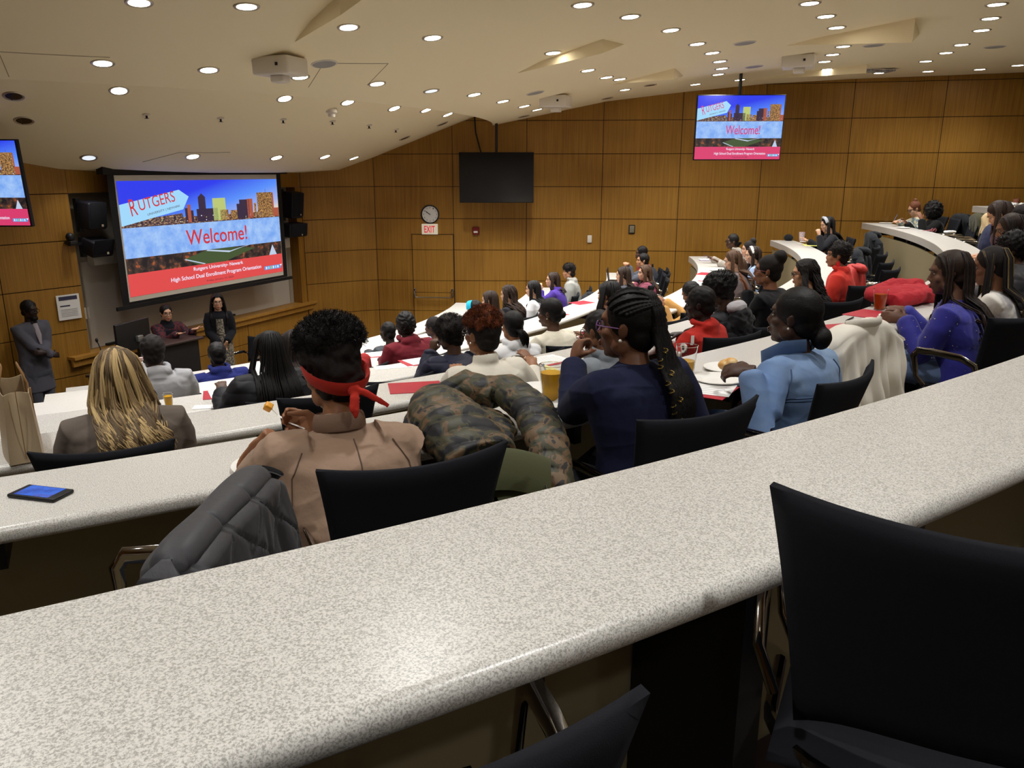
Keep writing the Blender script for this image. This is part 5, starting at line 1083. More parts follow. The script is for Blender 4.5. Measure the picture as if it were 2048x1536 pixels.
# ------------------------------------------------ second row
person('Person in a navy blue hooded sweatshirt, back to the camera, front left', 1, (-2.85, 7.45), 1.69, DK3, ('short', BLK), ('hoodie', clothmat('navy_hoodie', (26, 34, 92), .9)), yaw=0, hyaw=0, hpitch=6, w=1.2, hairkw={'t': .008})
person('Person in a blue and white patterned shirt with a fresh fade', 1, (-.95, 9.33), 1.60, DK2, ('short', BLK2), ('shirt', clothmat('blue_pattern', (118, 130, 182), .8, .1, (200, .2), noise=(30, rgb(200, 205, 230), .06))), yaw=4, hyaw=18, hpitch=8)
person('Person wearing a bright turquoise band over black hair', 1, (-.48, 10.0), 1.69, MD, ('short', BLK), ('sweater', clothmat('grey_dark_knit', (70, 70, 76))), yaw=0, hyaw=14, hpitch=12,
       extras=lambda t, HM, HY, nb, zs, T, tg: (lambda q: (q.tube([(.092 * math.cos(a), .035, .03 + .096 * math.sin(a)) for a in [i * PI / 10 for i in range(11)]], [(.006, .032)] * 11, 8, up=(0, 1, 0)), q.xf(HM), q.obj('headband', clothmat('turquoise', (40, 170, 205)), t)))(MB()))
person('Person with glossy straight brown hair in the second row', 1, (-.30, 10.3), 1.77, LT, ('long', DBR), ('sweater', clothmat('dark_plum_knit', (58, 44, 54))), yaw=0, hyaw=14, hpitch=12, hairkw={'n': 110, 'L': .28, 'rad': .009, 'arc': 122})
person('Person with long brown curls down the back, second row', 1, (-.06, 10.75), 1.78, LT, ('long', DBR), ('sweater', clothmat('black_tee', (34, 34, 40))), yaw=0, hyaw=16, hpitch=10, hairkw={'n': 150, 'L': .42, 'rad': .009, 'arc': 122, 'amp': .014, 'freq': 26, 'curl': 1, 'fall': .35})
person('Person in a white long-sleeved top with long straight black hair', 1, (.30, 11.6), 1.73, LT, ('long', BLK), ('sweater', clothmat('white_long', (226, 226, 230), .85)), yaw=0, hyaw=14, hpitch=8, hairkw={'n': 130, 'L': .38, 'rad': .008, 'arc': 112})
person('Person in a purple hooded top with brown hair, chin in hand', 1, (.64, 12.6), 1.73, LT, ('long', DBR), ('hoodie', clothmat('purple_hood', (74, 52, 140), .9)), yaw=0, hyaw=18, hpitch=2, lean=.12, arms=((.46, 12.55, 1.58), None), dirs=((.1, .2, 1), None), palms=((1, .2, 0), None), curls=(1.1, .4), hairkw={'n': 90, 'L': .2, 'rad': .009, 'arc': 112, 'fall': .1}, w=1.1, pole=((-.3, .3, -1), None))
person('Person in a pale grey hoodie with dark wavy hair, second row far end', 1, (.95, 13.25), 1.78, OL, ('afro', BLK2), ('hoodie', clothmat('pale_grey_hoodie', (158, 158, 152), .9)), yaw=0, hyaw=14, hpitch=4, hairkw={'R': (.092, .1, .07), 'c': (0, -.01, .075), 'lump': .008})
# ------------------------------------------------ presenters
def suit_x(t, HM, HY, nb, zs, T, tg):
    q = MB(); q.ell((-.022, nb.y + .078, zs + .055), (.022, .01, .016)); q.ell((.022, nb.y + .078, zs + .055), (.022, .01, .016)); q.obj('bow_tie', BLACKP, t)
    q = MB(); q.tube([(0, nb.y + .085, zs + .04), (0, .112, zs - .1), (0, .125, zs - .22)], [(.03, .012), (.035, .014), (.012, .01)], 8, up=(0, 1, 0)); q.obj('shirt_front', clothmat('shirt_pale', (150, 142, 150)), t)
    q = MB(); q.ell((0, .07, -.09), (.04, .034, .032)); q.xf(HM); q.obj('beard', BLK, t)
person('Person in grey suit and bow tie standing with folded arms at left wall', None, (-5.95, 9.66), 1.745, DK3, ('fade', BLK), ('blazer', clothmat('grey_suit', (80, 80, 90), .9)), zf=0, standing=True, yaw=-135, hyaw=4, hpitch=6, lean=.02, w=1.12, glasses=GLB, extras=suit_x, trousers=(70, 72, 82), hemz=.72,
       arms=((-5.765, 9.53, 1.24), (-5.72, 9.63, 1.18)), dirs=((.9, -.35, .15), (-.9, -.2, -.1)), palms=((0, -1, -.2), (0, -1, -.2)), curls=(.6, .5))
def lady_x(t, HM, HY, nb, zs, T, tg):
    q = MB(); q.loft([(0, 0, .52, .17, .13), (0, 0, .75, .175, .135), (0, 0, .9, .165, .125), (0, 0, 1.02, .145, .11)], 22); fuse(q, 'dress_skirt', mat('cloth_dress', rgb(140, 132, 116), .85, bump=(200, .3), noise=(40, rgb(70, 66, 60), .05)), .012, 2, folds(.006, 3), t)
    q = MB(); q.loft([(0, .07, zs - .28, .06, .06), (0, .07, zs - .05, .06, .055)], 14); q.obj('dress_front', MATS['cloth_dress'], t)
person('Person in black cardigan over patterned dress standing with clasped hands before the whiteboard', None, (-4.42, 11.78), 1.51, LT, ('long', BLK), ('blazer', clothmat('black_cardigan', (22, 22, 27), .9)), zf=0, standing=True, yaw=-205, hyaw=0, hpitch=2, lean=.02, extras=lady_x, trousers=(120, 90, 76), w=.86, glasses=GLB, hairkw={'n': 130, 'L': .36, 'rad': .008, 'arc': 115}, arms=((-4.28, 11.63, .93), (-4.37, 11.58, .92)), dirs=((.2, -.3, -.6), (-.2, -.3, -.6)), hemz=.68)
def vest_x(t, HM, HY, nb, zs, T, tg):
    q = MB(); q.loft([(0, -.02, .46, .175, .135), (0, -.025, .6, .17, .135), (0, 0, zs - .1, .175, .135), (0, 0, zs, .15, .11), (0, .0, zs + .05, .09, .08), (0, 0, zs + .1, .065, .065)], 22); fuse(q, 'vest', clothmat('black_vest', (20, 20, 28), .8), .01, 3, puffer(.005, .07, 2), t)
person('Seated person in black vest over dark red plaid sleeves, hands held out, speaking', None, (-4.97, 11.25), 1.43, LT, ('bun', BLK), ('sweater', mat('cloth_plaid', rgb(88, 28, 36), .85, noise=(30, rgb(30, 22, 34), .05))), zf=.22, yaw=180, hyaw=-4, hpitch=2, lean=.04, glasses=GLB, extras=vest_x,
       arms=((-4.60, 11.22, 1.20), (-4.74, 11.0, 1.18)), dirs=((-.6, .7, .15), (-.5, .8, .1)), palms=((0, 0, 1), (0, 0, 1)), curls=(.2, .2), hairkw={'b': (0, -.1, -.03), 'br': .03})
# ================================================================= COATS, BAGS, TABLE ITEMS
def coat_on_chair(name, lab, r, th, row, yaw, m, vox=.008, quilt=None, w=1.0, hoodc=None, long=.42, amp=.008, zoff=0, cat='jacket', sleeves=True, group=None):
    """a garment hung over a backrest: one sheet folded across the top edge, shoulders rounded, folds growing downward"""
    p = pol(r, th, ZF[row] + zoff); rz = math.radians(th) + PI / 2 + math.radians(yaw); t = thing(name, lab, cat, p, rz, group)
    rr = random.Random(int(abs(th) * 10)); ph = [rr.uniform(0, 6.28) for _ in range(6)]; hw = .27 * w; LB = long + .14; LF = long * .6
    near = row == 5 and th < -44
    def fn(u, v):
        s = 2 * u - 1; x = hw * s; e = abs(s) ** (7 if quilt else 3); top = (.925 - .05 * e) if quilt else (.945 - .11 * e + .006 * math.sin(7 * s + ph[0])); L = v * (LB + LF + .12) - LF
        if L < 0: y = -.2 + .02 * (L / LF) - .02 * e; z = top - .02 + L; dn = -L
        elif L < .12: a = PI * L / .12; y = -.255 + (.036 if quilt else .055) * math.cos(a) * (1 - .4 * e); z = top - .02 + .035 * math.sin(a); dn = 0
        else: dn = L - .12; y = -.31 - .05 * min(1, dn / .3) - .02 * e; z = top - .02 - dn
        k = min(1, dn / .3); sg = -1 if L > .06 else 1
        y += sg * k * amp * (1.6 * math.sin(11 * s + ph[1] + dn * 3) + 1.1 * math.sin(23 * s + ph[2] - dn * 5) + .5 * math.sin(41 * s + ph[3] + dn * 9)) + sg * .35 * amp * math.sin(30 * dn + 6 * s + ph[4])
        x *= 1 + (.03 if near else .1) * k + .04 * math.sin(5 * dn * 6 + ph[5]) * k; x += .3 * amp * math.sin(25 * dn + ph[3])
        if abs(s) > .82: y += (.05 * (abs(s) - .82) / .18) * (1 if L > .06 else -1)
        if quilt:
            g = min(abs(((x * .9 + dn) / quilt) % 1 - .5), abs(((x * .9 - dn) / quilt) % 1 - .5)) * quilt * 2; y -= sg * -1 * .007 * (1 - math.exp(-(g / .009) ** 2)) * (1 if L > .06 else 0)
        return (x, y, z)
    near = row == 5 and th < -44
    mb = MB(); mb.grid(lambda u, v: fn(1 - u, v), 130 if near else 36, 130 if near else 36, .014); mb.obj('coat_body', m, t, ang=1.4)
    if sleeves:
        for s in (-1, 1):
            mb = MB(); P = [(s * hw * .82, -.29, .86), (s * hw * .97, -.325, .8), (s * hw * 1.05, -.35, .66), (s * hw * .98, -.355, .5), (s * hw * .9, -.34, .9 - long)]
            mb.tube(P, [.045, .058, .055, .048, .04], 12); fuse(mb, 'sleeve', m, vox, 4, folds(amp * .7, int(abs(th)) + 3, 22), t)
    mb = MB()
    if hoodc: mb.tube([(-.11, -.26, .95), (-.06, -.33, .93), (0, -.355, .91), (.06, -.33, .93), (.11, -.26, .95)], [(.03, .03), (.045, .04), (.05, .045), (.045, .04), (.03, .03)], 12); fuse(mb, 'hood', m, vox, 4, folds(amp * .7, 5, 24), t)
    elif not quilt: mb.tube([(-.12 * w, -.25, .955), (-.06, -.3, .965), (0, -.315, .965), (.06, -.3, .965), (.12 * w, -.25, .955)], [(.008, .02)] * 5, 8, up=(0, 0, 1)); mb.obj('collar', m, t)
    if quilt or w == 1.02:
        mb = MB(); mb.tube([fn(.8 - .03 * math.sin(v * .2), .12 / (LB + LF + .12) + v / 24 * .98 + .34) for v in range(0, 14)], .004, 5); mb.obj('edge_piping', m, t)
    return t
# the turned chair with the quilted coat (left foreground), empty chairs
chair(15.47, -60.7, 5, 58, 'black swivel chair turned sideways under the black quilted jacket')
q = CH0[0]
QU = mat('cloth_quilt', rgb(54, 54, 58), .55, bump=(60, .5), sheen=.1)
coat_on_chair('quilted_jacket', 'black diamond-quilted jacket hung over a sideways chair, left foreground', 15.47, -60.7, 5, 58, QU, .006, .13, 1.0, None, .5, sleeves=False)
WH = mat('cloth_white_coat', rgb(226, 220, 208), .6, bump=(40, .3), sheen=.1)
coat_on_chair('white_jacket', 'off-white jacket draped over the chair between denim jacket and blue sweater', 15.04, -48.9, 5, -8, WH, .006, None, 1.02, None, .6, .012, sleeves=False)
chair(15.04, -48.9, 5, -8, 'black swivel chair under the off-white jacket')
RP = mat('cloth_red_jacket', rgb(172, 46, 42), .55, bump=(50, .4))
coat_on_chair('red_vest', 'bright red padded vest over a chair behind the tassel earrings', 13.5, -28.0, 4, -8, RP, .009, None, 1.1, True, .45, .01, sleeves=False)
BC = clothmat('black_coat2', (30, 32, 36), .9)
coat_on_chair('dark_coat', 'black coat over the chair beside the red padded vest', 13.5, -21.5, 4, -8, BC, .01, None, 1.15, True, .4, .01, .05)
coat_on_chair('black_jacket', 'black jacket over the chair next to the headscarf person', 13.95, -11.4, 4, -4, BC, .01, None, 1.2, True, .4, .01, .08)
coat_on_chair('black_coat', 'black coat over the last occupied chair of the second row', 9.78, -16.2, 1, -4, BC, .01, None, 1.15, True, .4, .01)
coat_on_chair('brown_fur_coat', 'dark coat with olive fur trim beyond the beige coat', 15.4, -11.4, 5, -4, clothmat('olive_fur', (70, 68, 48), .95, .5, (80, .8)), .011, None, 1.15, True, .4, .012, .05)
BE = mat('cloth_beige_coat', rgb(222, 196, 150), .8, bump=(50, .3))
coat_on_chair('beige_coat', 'beige trench coat heaped over chairs behind the navy backpack', 15.3, -14.6, 5, -4, BE, .01, None, 1.5, True, .45, .016, .1)
coat_on_chair('dark_jacket', 'black jacket laid over a chair behind the person in the far right black coat', 15.45, -8.4, 5, 0, BC, .011, None, 1.3, True, .4, .012)
t = thing('tan_bag', 'tan leather bag with dark piping on the chair at the right edge', 'bag', (2.88, 4.62, ZF[5] + .5), .9); mb = MB(); mb.ell((0, 0, .1), (.2, .09, .13)); mb.ell((0, 0, .04), (.19, .1, .07)); fuse(mb, 'bag_body', mat('leather_tan', rgb(188, 150, 104), .5), .008, 4, folds(.003, 3), t)
for s_ in (-.09, .09): mb = MB(); mb.tube([(s_, -.097 * math.cos(a), .1 + .125 * math.sin(a)) for a in [-.9 + i * .3 for i in range(12)]], .007, 5); mb.obj('piping', BLACKP, t)
for i, (r, th, row, yaw, l) in enumerate([(15.7, -41.9, 5, -14, 'black swivel chair cropped by the right edge above the nearest desk'),
        (13.9, -26.2, 4, -20, 'empty black chair before the beige desk panel, nearest the camera'), (13.85, -23.1, 4, -20, 'empty black chair before the beige desk panel, second from the camera'), (13.85, -18.9, 4, -20, 'empty black chair before the beige desk panel, third from the camera'), (13.9, -14.7, 4, -18, 'empty black chair before the beige desk panel, farthest of the four'), (13.5, -28.0, 4, -8, 'black chair under the red padded vest'), (13.95, -11.4, 4, -4, 'black chair under the black jacket in the fifth row'), (13.5, -21.5, 4, -8, 'black chair under the black coat beside the red vest'),
        (13.4, -56.3, 4, 0, 'empty black chair behind the red bandana, one row ahead'), (12.4, -38.0, 3, -12, 'empty black chair left of the tan fleece'), (12.4, -35.2, 3, -14, 'empty black chair just past the cornrow braids'), (12.35, -42.4, 3, -16, 'empty black chair right of the cream blouse'), (9.6, -34.6, 1, -10, 'empty black chair beside the blue patterned shirt'), (10.95, -7.4, 2, -8, 'black chair holding the backpack by the right wall'),
        (10.95, -10.4, 2, -12, 'empty black chair right of the mauve quilted jacket'), (9.78, -16.2, 1, -4, 'black chair under a coat, end of the second row'), (15.3, -14.6, 5, -4, 'black chair under the beige coat'), (15.4, -11.4, 5, -4, 'black chair under the fur-trimmed coat'), (12.35, -52.2, 3, -4, 'black chair back right of the black puffy jacket'), (15.3, -20.0, 5, -4, 'black chair holding the navy backpack')]):
    chair(r, th, row, yaw, l)
# foreground chairs of the nearest row, chair beside the presenter
def fchair(x, y, rz, row, lab): return dup(CH0[0], (x, y, ZF[row]), math.radians(rz), lab)
fchair(.665, 1.055, -24, 6, 'large black swivel chair in the right foreground with chrome armrest')
fchair(-.345, 2.14, 25.4, 5, 'black swivel chair behind the person in the dusty pink bomber jacket')
fchair(-1.665, 3.13, 18, 4, 'black swivel chair of the person with long wavy blonde hair')
fchair(1.07, 2.98, 46.7, 5, 'black swivel chair behind the person in the denim jacket')
fchair(.47, 2.56, 31.9, 5, 'black swivel chair behind the person in the navy sweatshirt')
fchair(-.205, .685, 15, 6, 'black swivel chair cropped at the bottom centre of the frame')
c = dup(CH0[0], (-4.05, 11.9, 0), math.radians(150), 'black chair beside the standing presenter in the cardigan')
c = dup(CH0[0], (-5.0, 11.27, .1), math.radians(-134), 'black chair under the seated speaker at the lectern')
# camouflage puffer on the desk
CM = mat('cloth_camo', rgb(60, 56, 40), .58, bump=(45, .5)); nt, b = nodes(CM)
tc = nt.nodes.new('ShaderNodeTexCoord'); n1 = nt.nodes.new('ShaderNodeTexNoise'); n1.inputs['Scale'].default_value = 9; n1.inputs['Detail'].default_value = 3; n1.inputs['Distortion'].default_value = 1.4
r_ = nt.nodes.new('ShaderNodeValToRGB'); r_.color_ramp.interpolation = 'CONSTANT'; e_ = r_.color_ramp.elements
e_[0].position = 0; e_[0].color = (*rgb(28, 28, 32), 1); e_[1].position = .44; e_[1].color = (*rgb(64, 62, 44), 1); x_ = e_.new(.54); x_.color = (*rgb(104, 82, 58), 1); x_ = e_.new(.63); x_.color = (*rgb(38, 36, 36), 1)
nt.links.new(tc.outputs['Object'], n1.inputs['Vector']); nt.links.new(n1.outputs['Fac'], r_.inputs['Fac']); nt.links.new(r_.outputs['Color'], b.inputs['Base Color'])
t = thing('camouflage_jacket', 'camouflage puffer jacket with olive lining lying over the desk and chair', 'jacket', (-.07, 2.5, T5 - .012), 0); t.scale = (.84, .88, .8)
mb = MB(); mb.tube([(-.24, .2, .12), (-.2, .02, .135), (-.13, -.16, .13), (-.02, -.34, .08)], [(.1, .08), (.13, .1), (.15, .1), (.14, .07)], 18, up=(0, 0, 1)); mb.tube([(-.26, .3, .1), (-.12, .34, .15), (.02, .24, .14)], [(.06, .05), (.085, .075), (.07, .06)], 14, up=(0, 0, 1)); mb.ell((-.1, .0, .06), (.2, .28, .06)); mb.ell((-.28, .1, .06), (.08, .14, .06))
fuse(mb, 'jacket_body', CM, .006, 3, (lambda g: lambda P, n: .015 * (np.abs(np.sin(PI * (P[:, 1] * .92 - P[:, 0] * .4 + g(P, n)) / .075)) ** .5 - .6))(waves(.012, 9, 4, 3)), t)
mb = MB(); mb.tube([(-.1, .36, .13), (.06, .26, .16), (.17, .06, .13), (.22, -.14, .06), (.24, -.3, -.06), (.25, -.38, -.16)], [(.07, .055), (.085, .065), (.085, .065), (.08, .06), (.07, .055), (.055, .045)], 16, up=(0, 0, 1))
fuse(mb, 'sleeve', CM, .006, 3, (lambda g: lambda P, n: .013 * (np.abs(np.sin(PI * (P[:, 1] + g(P, n)) / .06)) ** .5 - .6))(waves(.01, 9, 4, 5)), t)
OLV = clothmat('olive_lining', (74, 76, 52), .8)
mb = MB(); mb.grid(lambda u, v: (-.14 + .36 * u, -.34 - .1 * v + .04 * u, .06 - .12 * v * v + .05 * math.sin(PI * u)), 14, 8, .014); mb.obj('lining', OLV, t, ang=1.4)
mb = MB(); mb.grid(lambda u, v: (.0 + .22 * u, -.36 - .08 * v + .02 * u, .0 - .14 * v + .03 * math.sin(PI * u)), 10, 6, .012); mb.obj('lower_flap', OLV, t, ang=1.4)
mb = MB(); mb.tube([(.2, -.40, -.0), (.215, -.43, -.06), (.21, -.44, -.12)], .003, 5); mb.rbox((.212, -.445, -.13), (.012, .005, .03), .002); mb.obj('zipper', SILV, t)
# red jacket lying on the sixth desk
t = thing('red_jacket', 'crumpled red jacket lying on the desk in front of the sequinned sweater', 'jacket', (2.68, 5.42, T5), math.radians(38))
mb = MB(); mb.ell((0, 0, .05), (.34, .16, .06)); mb.ell((-.22, .0, .07), (.14, .12, .06)); mb.tube([(-.3, -.1, .04), (-.1, -.15, .06), (.15, -.12, .05), (.36, -.05, .04)], .05, 12); mb.tube([(-.2, .1, .06), (.1, .12, .09), (.35, .05, .06)], .055, 12)
fuse(mb, 'jacket_body', clothmat('red_jacket2', (172, 40, 50), .8), .008, 3, folds(.014, 4, 18), t)
# tote bag at the left edge
t = thing('tote_bag', 'beige leather tote bag standing on the desk at the left edge', 'bag', (-2.16, 3.30, ZT[4]), math.radians(35))
BG = mat('leather_beige', rgb(182, 162, 132), .5, bump=(120, .2)); BG2 = mat('leather_brown', rgb(150, 112, 70), .5)
def bag_side(sx):
    return lambda u, v: (sx * (.06 + .015 * math.sin(PI * u)) * (1 - .25 * v) , -.19 + .38 * u, .30 * v)
mb = MB()
for sx in (-1, 1): mb.grid(bag_side(sx), 8, 8, .006)
for sy in (0, 1): mb.grid(lambda u, v, sy=sy: ((-.06 + .12 * u) * (1 - .25 * v), (-.19 + .38 * sy) + (.05 * math.sin(PI * u) * v * (-1 if sy else 1)), .30 * v), 6, 8, .006)
mb.box((0, 0, .005), (.125, .38, .01)); mb.obj('bag_body', BG, t, ang=1.2)
for sx in (-1, 1):
    mb = MB(); mb.tube([(sx * .05, -.1, .24), (sx * .052, -.095, .32), (sx * .03, -.04, .385), (sx * .03, .03, .385), (sx * .052, .09, .32), (sx * .05, .095, .24)], [(.009, .004)] * 6, 8); mb.obj('handle', BG2, t)
mb = MB(); mb.rbox((.058, -.12, .24), (.006, .02, .13), .002); mb.box((0, -.192, .17), (.003, .003, .3)); mb.obj('strap_tab', BG2, t)
# phone
t = thing('smartphone', 'black smartphone with a lit blue screen lying on the desk at left', 'phone', (-1.31, 2.045, T5), math.radians(-14))
mb = MB(); mb.rbox((0, 0, .006), (.155, .078, .011), .005); mb.obj('phone_case', BLACKP, t)
mb = MB(); mb.box((-.002, 0, .0118), (.112, .064, .0008)); mb.obj('screen', noise_em('phone', [(.35, rgb(20, 60, 170)), (.55, rgb(40, 110, 230)), (.7, rgb(90, 60, 140))], 22, .9), t, smooth=False)
# plates, cups, folders, papers
CUPG = mat('clear_plastic', (1, 1, 1), .04, trans=1, ior=1.2); JU = mat('juice_yellow', rgb(232, 176, 20), .1, trans=.35, ior=1.33); JO = mat('juice_orange', rgb(214, 92, 24), .1, trans=.35, ior=1.33)
def cup(x, y, row, lab, fill=.5, s=1.0, ju=None, opaque=None, liquid=True):
    t = thing('plastic_cup' if not opaque else 'paper_cup', lab, 'cup', (x, y, ZT[row]), 0)
    mb = MB(); h = .11 * s; r0 = .027 * s; r1 = .038 * s
    mb.lathe([(r0, .0005), (r0 + (r1 - r0) * .5, h * .5), (r1, h), (r1 + .002, h), (r1 + .0015, h - .002), (r1 - .0015, h - .002), (r0 - .001 + (r1 - r0) * .5, h * .5), (r0 - .001, .003)], n=24); mb.obj('cup_wall', opaque or CUPG, t)
    if liquid: mb = MB(); mb.lathe([(r0 - .0025, .004), (r0 - .003 + (r1 - r0) * fill, h * fill)], n=20); mb.obj('drink', ju or JU, t)
    return t
cup(.155, 3.0, 5, 'clear plastic cup full of yellow juice left of the navy sweatshirt', .78, 1.3)
cup(.765, 3.38, 5, 'clear plastic cup half full of juice right of the long cornrow braids', .5, 1.25)
cup(.04, 4.58, 4, 'clear cup with a little juice behind the camouflage jacket', .25, 1.15)
cup(-2.23, 4.93, 3, 'short cup of yellow juice right of the blonde hair', .8, .85)
cup(2.39, 5.1, 5, 'clear cup of orange drink on the desk before the red jacket', .75, 1.25, JO)
cup(5.13, 14.2, 4, 'white paper cup with small print near the fifth desk end', .5, 1.4, None, mat('cup_print', rgb(228, 222, 222), .6, noise=(60, rgb(216, 170, 176), .05)), False)
cup(6.51, 14.0, 5, 'empty clear cup on a plate at the sixth desk end', .2, 1.1, None, None, False)
cup(8.02, 12.9, 6, 'reddish paper cup at the highest desk end', .5, 1.2, None, mat('cup_red', rgb(150, 92, 78), .6), False)
PL = mat('plate_white', rgb(236, 234, 228), .45)
def plate(x, y, row, lab, r=.11, z=0):
    t = thing('paper_plate', lab, 'plate', (x, y, ZT[row] + z), 0, 'white disposable plates'); mb = MB()
    mb.lathe([(.0001, .002), (r * .62, .002), (r * .72, .006), (r * .97, .016), (r, .015), (r, .012), (r * .74, .002), (r * .62, 0), (.0001, 0)], n=32, cap=False); mb.obj('plate_body', PL, t); return t
plate(-.735, 2.262, 5, 'white plate under the hand of the person in pink', .115)
plate(.11, 3.13, 5, 'white plate beside the full juice cup', .095); plate(.97, 3.485, 5, 'white plate behind the bread', .1); plate(.885, 3.285, 5, 'empty white plate in front of the bread', .105)
plate(2.36, 4.80, 5, 'white plate of snacks by the blue sweater hands', .1); plate(6.45, 13.9, 5, 'white plate under the empty cup at the sixth desk end', .11); plate(6.2, 12.75, 5, 'white plate left of the person in the black coat', .1)
plate(3.14, 12.25, 3, 'white plate beyond the red folders on the fourth desk', .1); plate(7.93, 12.75, 6, 'white plate heaped with napkin at the highest desk', .12); plate(.13, 2.92, 5, 'white snack plate at the elbow of the navy sweatshirt', .085)
t = thing('napkin', 'crumpled translucent napkin on the plate of the person in pink', 'napkin', (-.73, 2.265, T5 + .006), .3); mb = MB(); mb.grid(lambda u, v: (-.06 + .12 * u, -.05 + .1 * v, .014 + .014 * math.sin(9 * u + 4 * v) * math.cos(7 * v)), 14, 12, .0015); mb.obj('sheet', PAPER, t, ang=.3)
t = thing('napkin', 'crumpled white napkin on the highest desk at the right edge', 'napkin', (7.93, 12.75, ZT[6] + .01), .3); mb = MB(); mb.grid(lambda u, v: (-.1 + .2 * u, -.08 + .16 * v, .04 + .03 * math.sin(9 * u + 4 * v) * math.cos(7 * v)), 14, 12, .002); mb.obj('sheet', PAPER, t, ang=.3)
t = thing('plastic_fork', 'white plastic fork holding the orange cube', 'fork', (-.69, 2.285, 2.655), 0); mb = MB(); mb.tube([(.07, -.03, .0), (.02, -.01, .012), (-.02, .01, .03)], [(.004, .0015)] * 3, 6, up=(0, 0, 1)); mb.obj('handle', WHITE, t)
mb = MB(); mb.tube([(-.02, .01, .03), (-.045, .022, .05)], .0012, 5); mb.obj('tine', WHITE, t)
t = thing('mango_cube', 'orange cube of mango on a white fork', 'fruit', (-.742, 2.308, 2.708), 0); mb = MB(); mb.rbox((0, 0, 0), (.024, .024, .022), .004, (.5, .6, .3)); mb.obj('flesh', mat('mango', rgb(240, 168, 40), .35, spec=.6), t)
t = thing('bread_roll', 'bitten bread roll held by the person in the denim jacket', 'bread', (.895, 3.19, 2.625), 0); mb = MB(); mb.ell((0, 0, 0), (.042, .036, .024)); mb.ell((.01, -.01, .012), (.03, .026, .02)); fuse(mb, 'crust', mat('bread_crust', rgb(206, 150, 76), .6, noise=(40, rgb(236, 206, 150), .1)), .004, 2, folds(.002, 3, 50), t)
mb = MB(); mb.ell((.012, -.028, -.002), (.028, .012, .018)); mb.obj('crumb', mat('bread_crumb', rgb(240, 222, 160), .8, bump=(120, .6)), t)
def folder(x, y, row, rz, lab, w_=.3, d_=.23, paper=True, z=0, col=None, group=None, pg=None):
    t = thing('folder', lab, 'folder', (x, y, ZT[row] + z), math.radians(rz), group or 'red folders on the desks'); mb = MB(); mb.rbox((0, 0, .002), (w_, d_, .004), .0018); mb.obj('cover', col or REDF, t)
    if paper:
        mb = MB(); mb.rbox((.02, .015, .005), (w_ * .86, d_ * .86, .002), .0008, (0, 0, .12)); mb.mi = 1
        for i in range(6): mb.box((.02, .08 - .028 * i, .0063), (w_ * (.62 if i else .3), .003, .0003), (0, 0, .12))
        mb.obj('sheet', [pg or PAPER, mat('print_grey', rgb(150, 150, 156), .8)], t, smooth=False)
    return t
F = folder
F(.76, 3.16, 5, -32, 'red folder under printed pages, right of the navy sweatshirt'); F(-.55, 4.35, 4, 12, 'red folder left of the camouflage jacket', paper=False)
F(.13, 4.73, 4, 30, 'red folder with a pale yellow map page behind the juice cup', pg=mat('page_yellow', rgb(236, 228, 170), .7, noise=(30, rgb(196, 200, 120), .06))); F(.22, 5.0, 4, 30, 'red folder with white sheets left of the heather grey hoodie')
F(2.26, 4.93, 5, 42, 'red folder in front of the orange drink', paper=False); F(1.88, 4.46, 5, 20, 'red folder corner sticking out behind the off-white jacket', paper=False)
F(-1.97, 5.25, 3, 20, 'red folder with white page left of the black puffy jacket'); F(-1.33, 7.72, 2, 20, 'red folder with orange slip left of the maroon hoodie'); F(-.74, 6.2, 3, 28, 'red folder with a white leaflet right of the maroon hoodie')
F(.97, 10.95, 2, 40, 'red folder at the far end of the third desk', paper=False); F(.55, 10.0, 2, 40, 'red folder with white sheets beside the straight dark hair'); F(2.9, 11.85, 3, 60, 'red folder beyond the loose black afro', paper=False); F(2.78, 11.1, 3, 50, 'red folder with a white page beyond the loose black afro')
F(3.36, 13.8, 3, 80, 'purple and red booklets at the right end of the fourth desk', col=mat('booklet_purple', rgb(108, 70, 130), .5)); F(4.98, 13.35, 4, 80, 'yellow sheets before the headscarf person', col=mat('page_lemon', rgb(232, 226, 110), .7), pg=mat('page_lemon2', rgb(244, 240, 150), .7))
def sheet(x, y, row, rz, lab, w_=.2, d_=.14): o = (lambda mb: (mb.rbox((0, 0, .0015), (w_, d_, .002), .0008), mb)[1])(MB()).obj('paper_sheet', PAPER, None, (x, y, ZT[row]), math.radians(rz)); tag(o, lab, 'paper', 'loose papers')
sheet(-2.0, 4.93, 3, 10, 'small white card alone on the desk right of the blonde hair', .14, .09); sheet(-.93, 6.03, 3, 20, 'white leaflet in front of the maroon hoodie', .3, .12); sheet(-.87, 8.1, 2, 30, 'white paper between the maroon hoodie and the navy puffer'); sheet(5.1, 14.05, 4, 70, 'white wrapper beside the paper cup', .12, .1)
t = thing('water_bottle', 'clear water bottle with pink cap before the light grey hoodie', 'bottle', (-2.62, 5.44, ZT[3])); mb = MB(); mb.lathe([(.03, 0), (.033, .01), (.033, .12), (.026, .15), (.012, .175), (.012, .19)], n=20); mb.obj('bottle_body', CUPG, t); mb = MB(); mb.lathe([(.014, .19), (.014, .212)], n=16); mb.obj('cap', mat('cap_pink', rgb(226, 190, 190), .5), t)
t = thing('laptop', 'open black laptop at the right end of the third desk', 'laptop', (1.72, 13.1, ZT[2]), math.radians(80)); mb = MB(); mb.rbox((0, 0, .01), (.34, .24, .018), .005); mb.obj('keyboard_base', BLACKP, t); mb = MB(); mb.rbox((0, .13, .12), (.34, .01, .22), .004, (-.15, 0, 0)); mb.obj('display_lid', BLACKP, t)
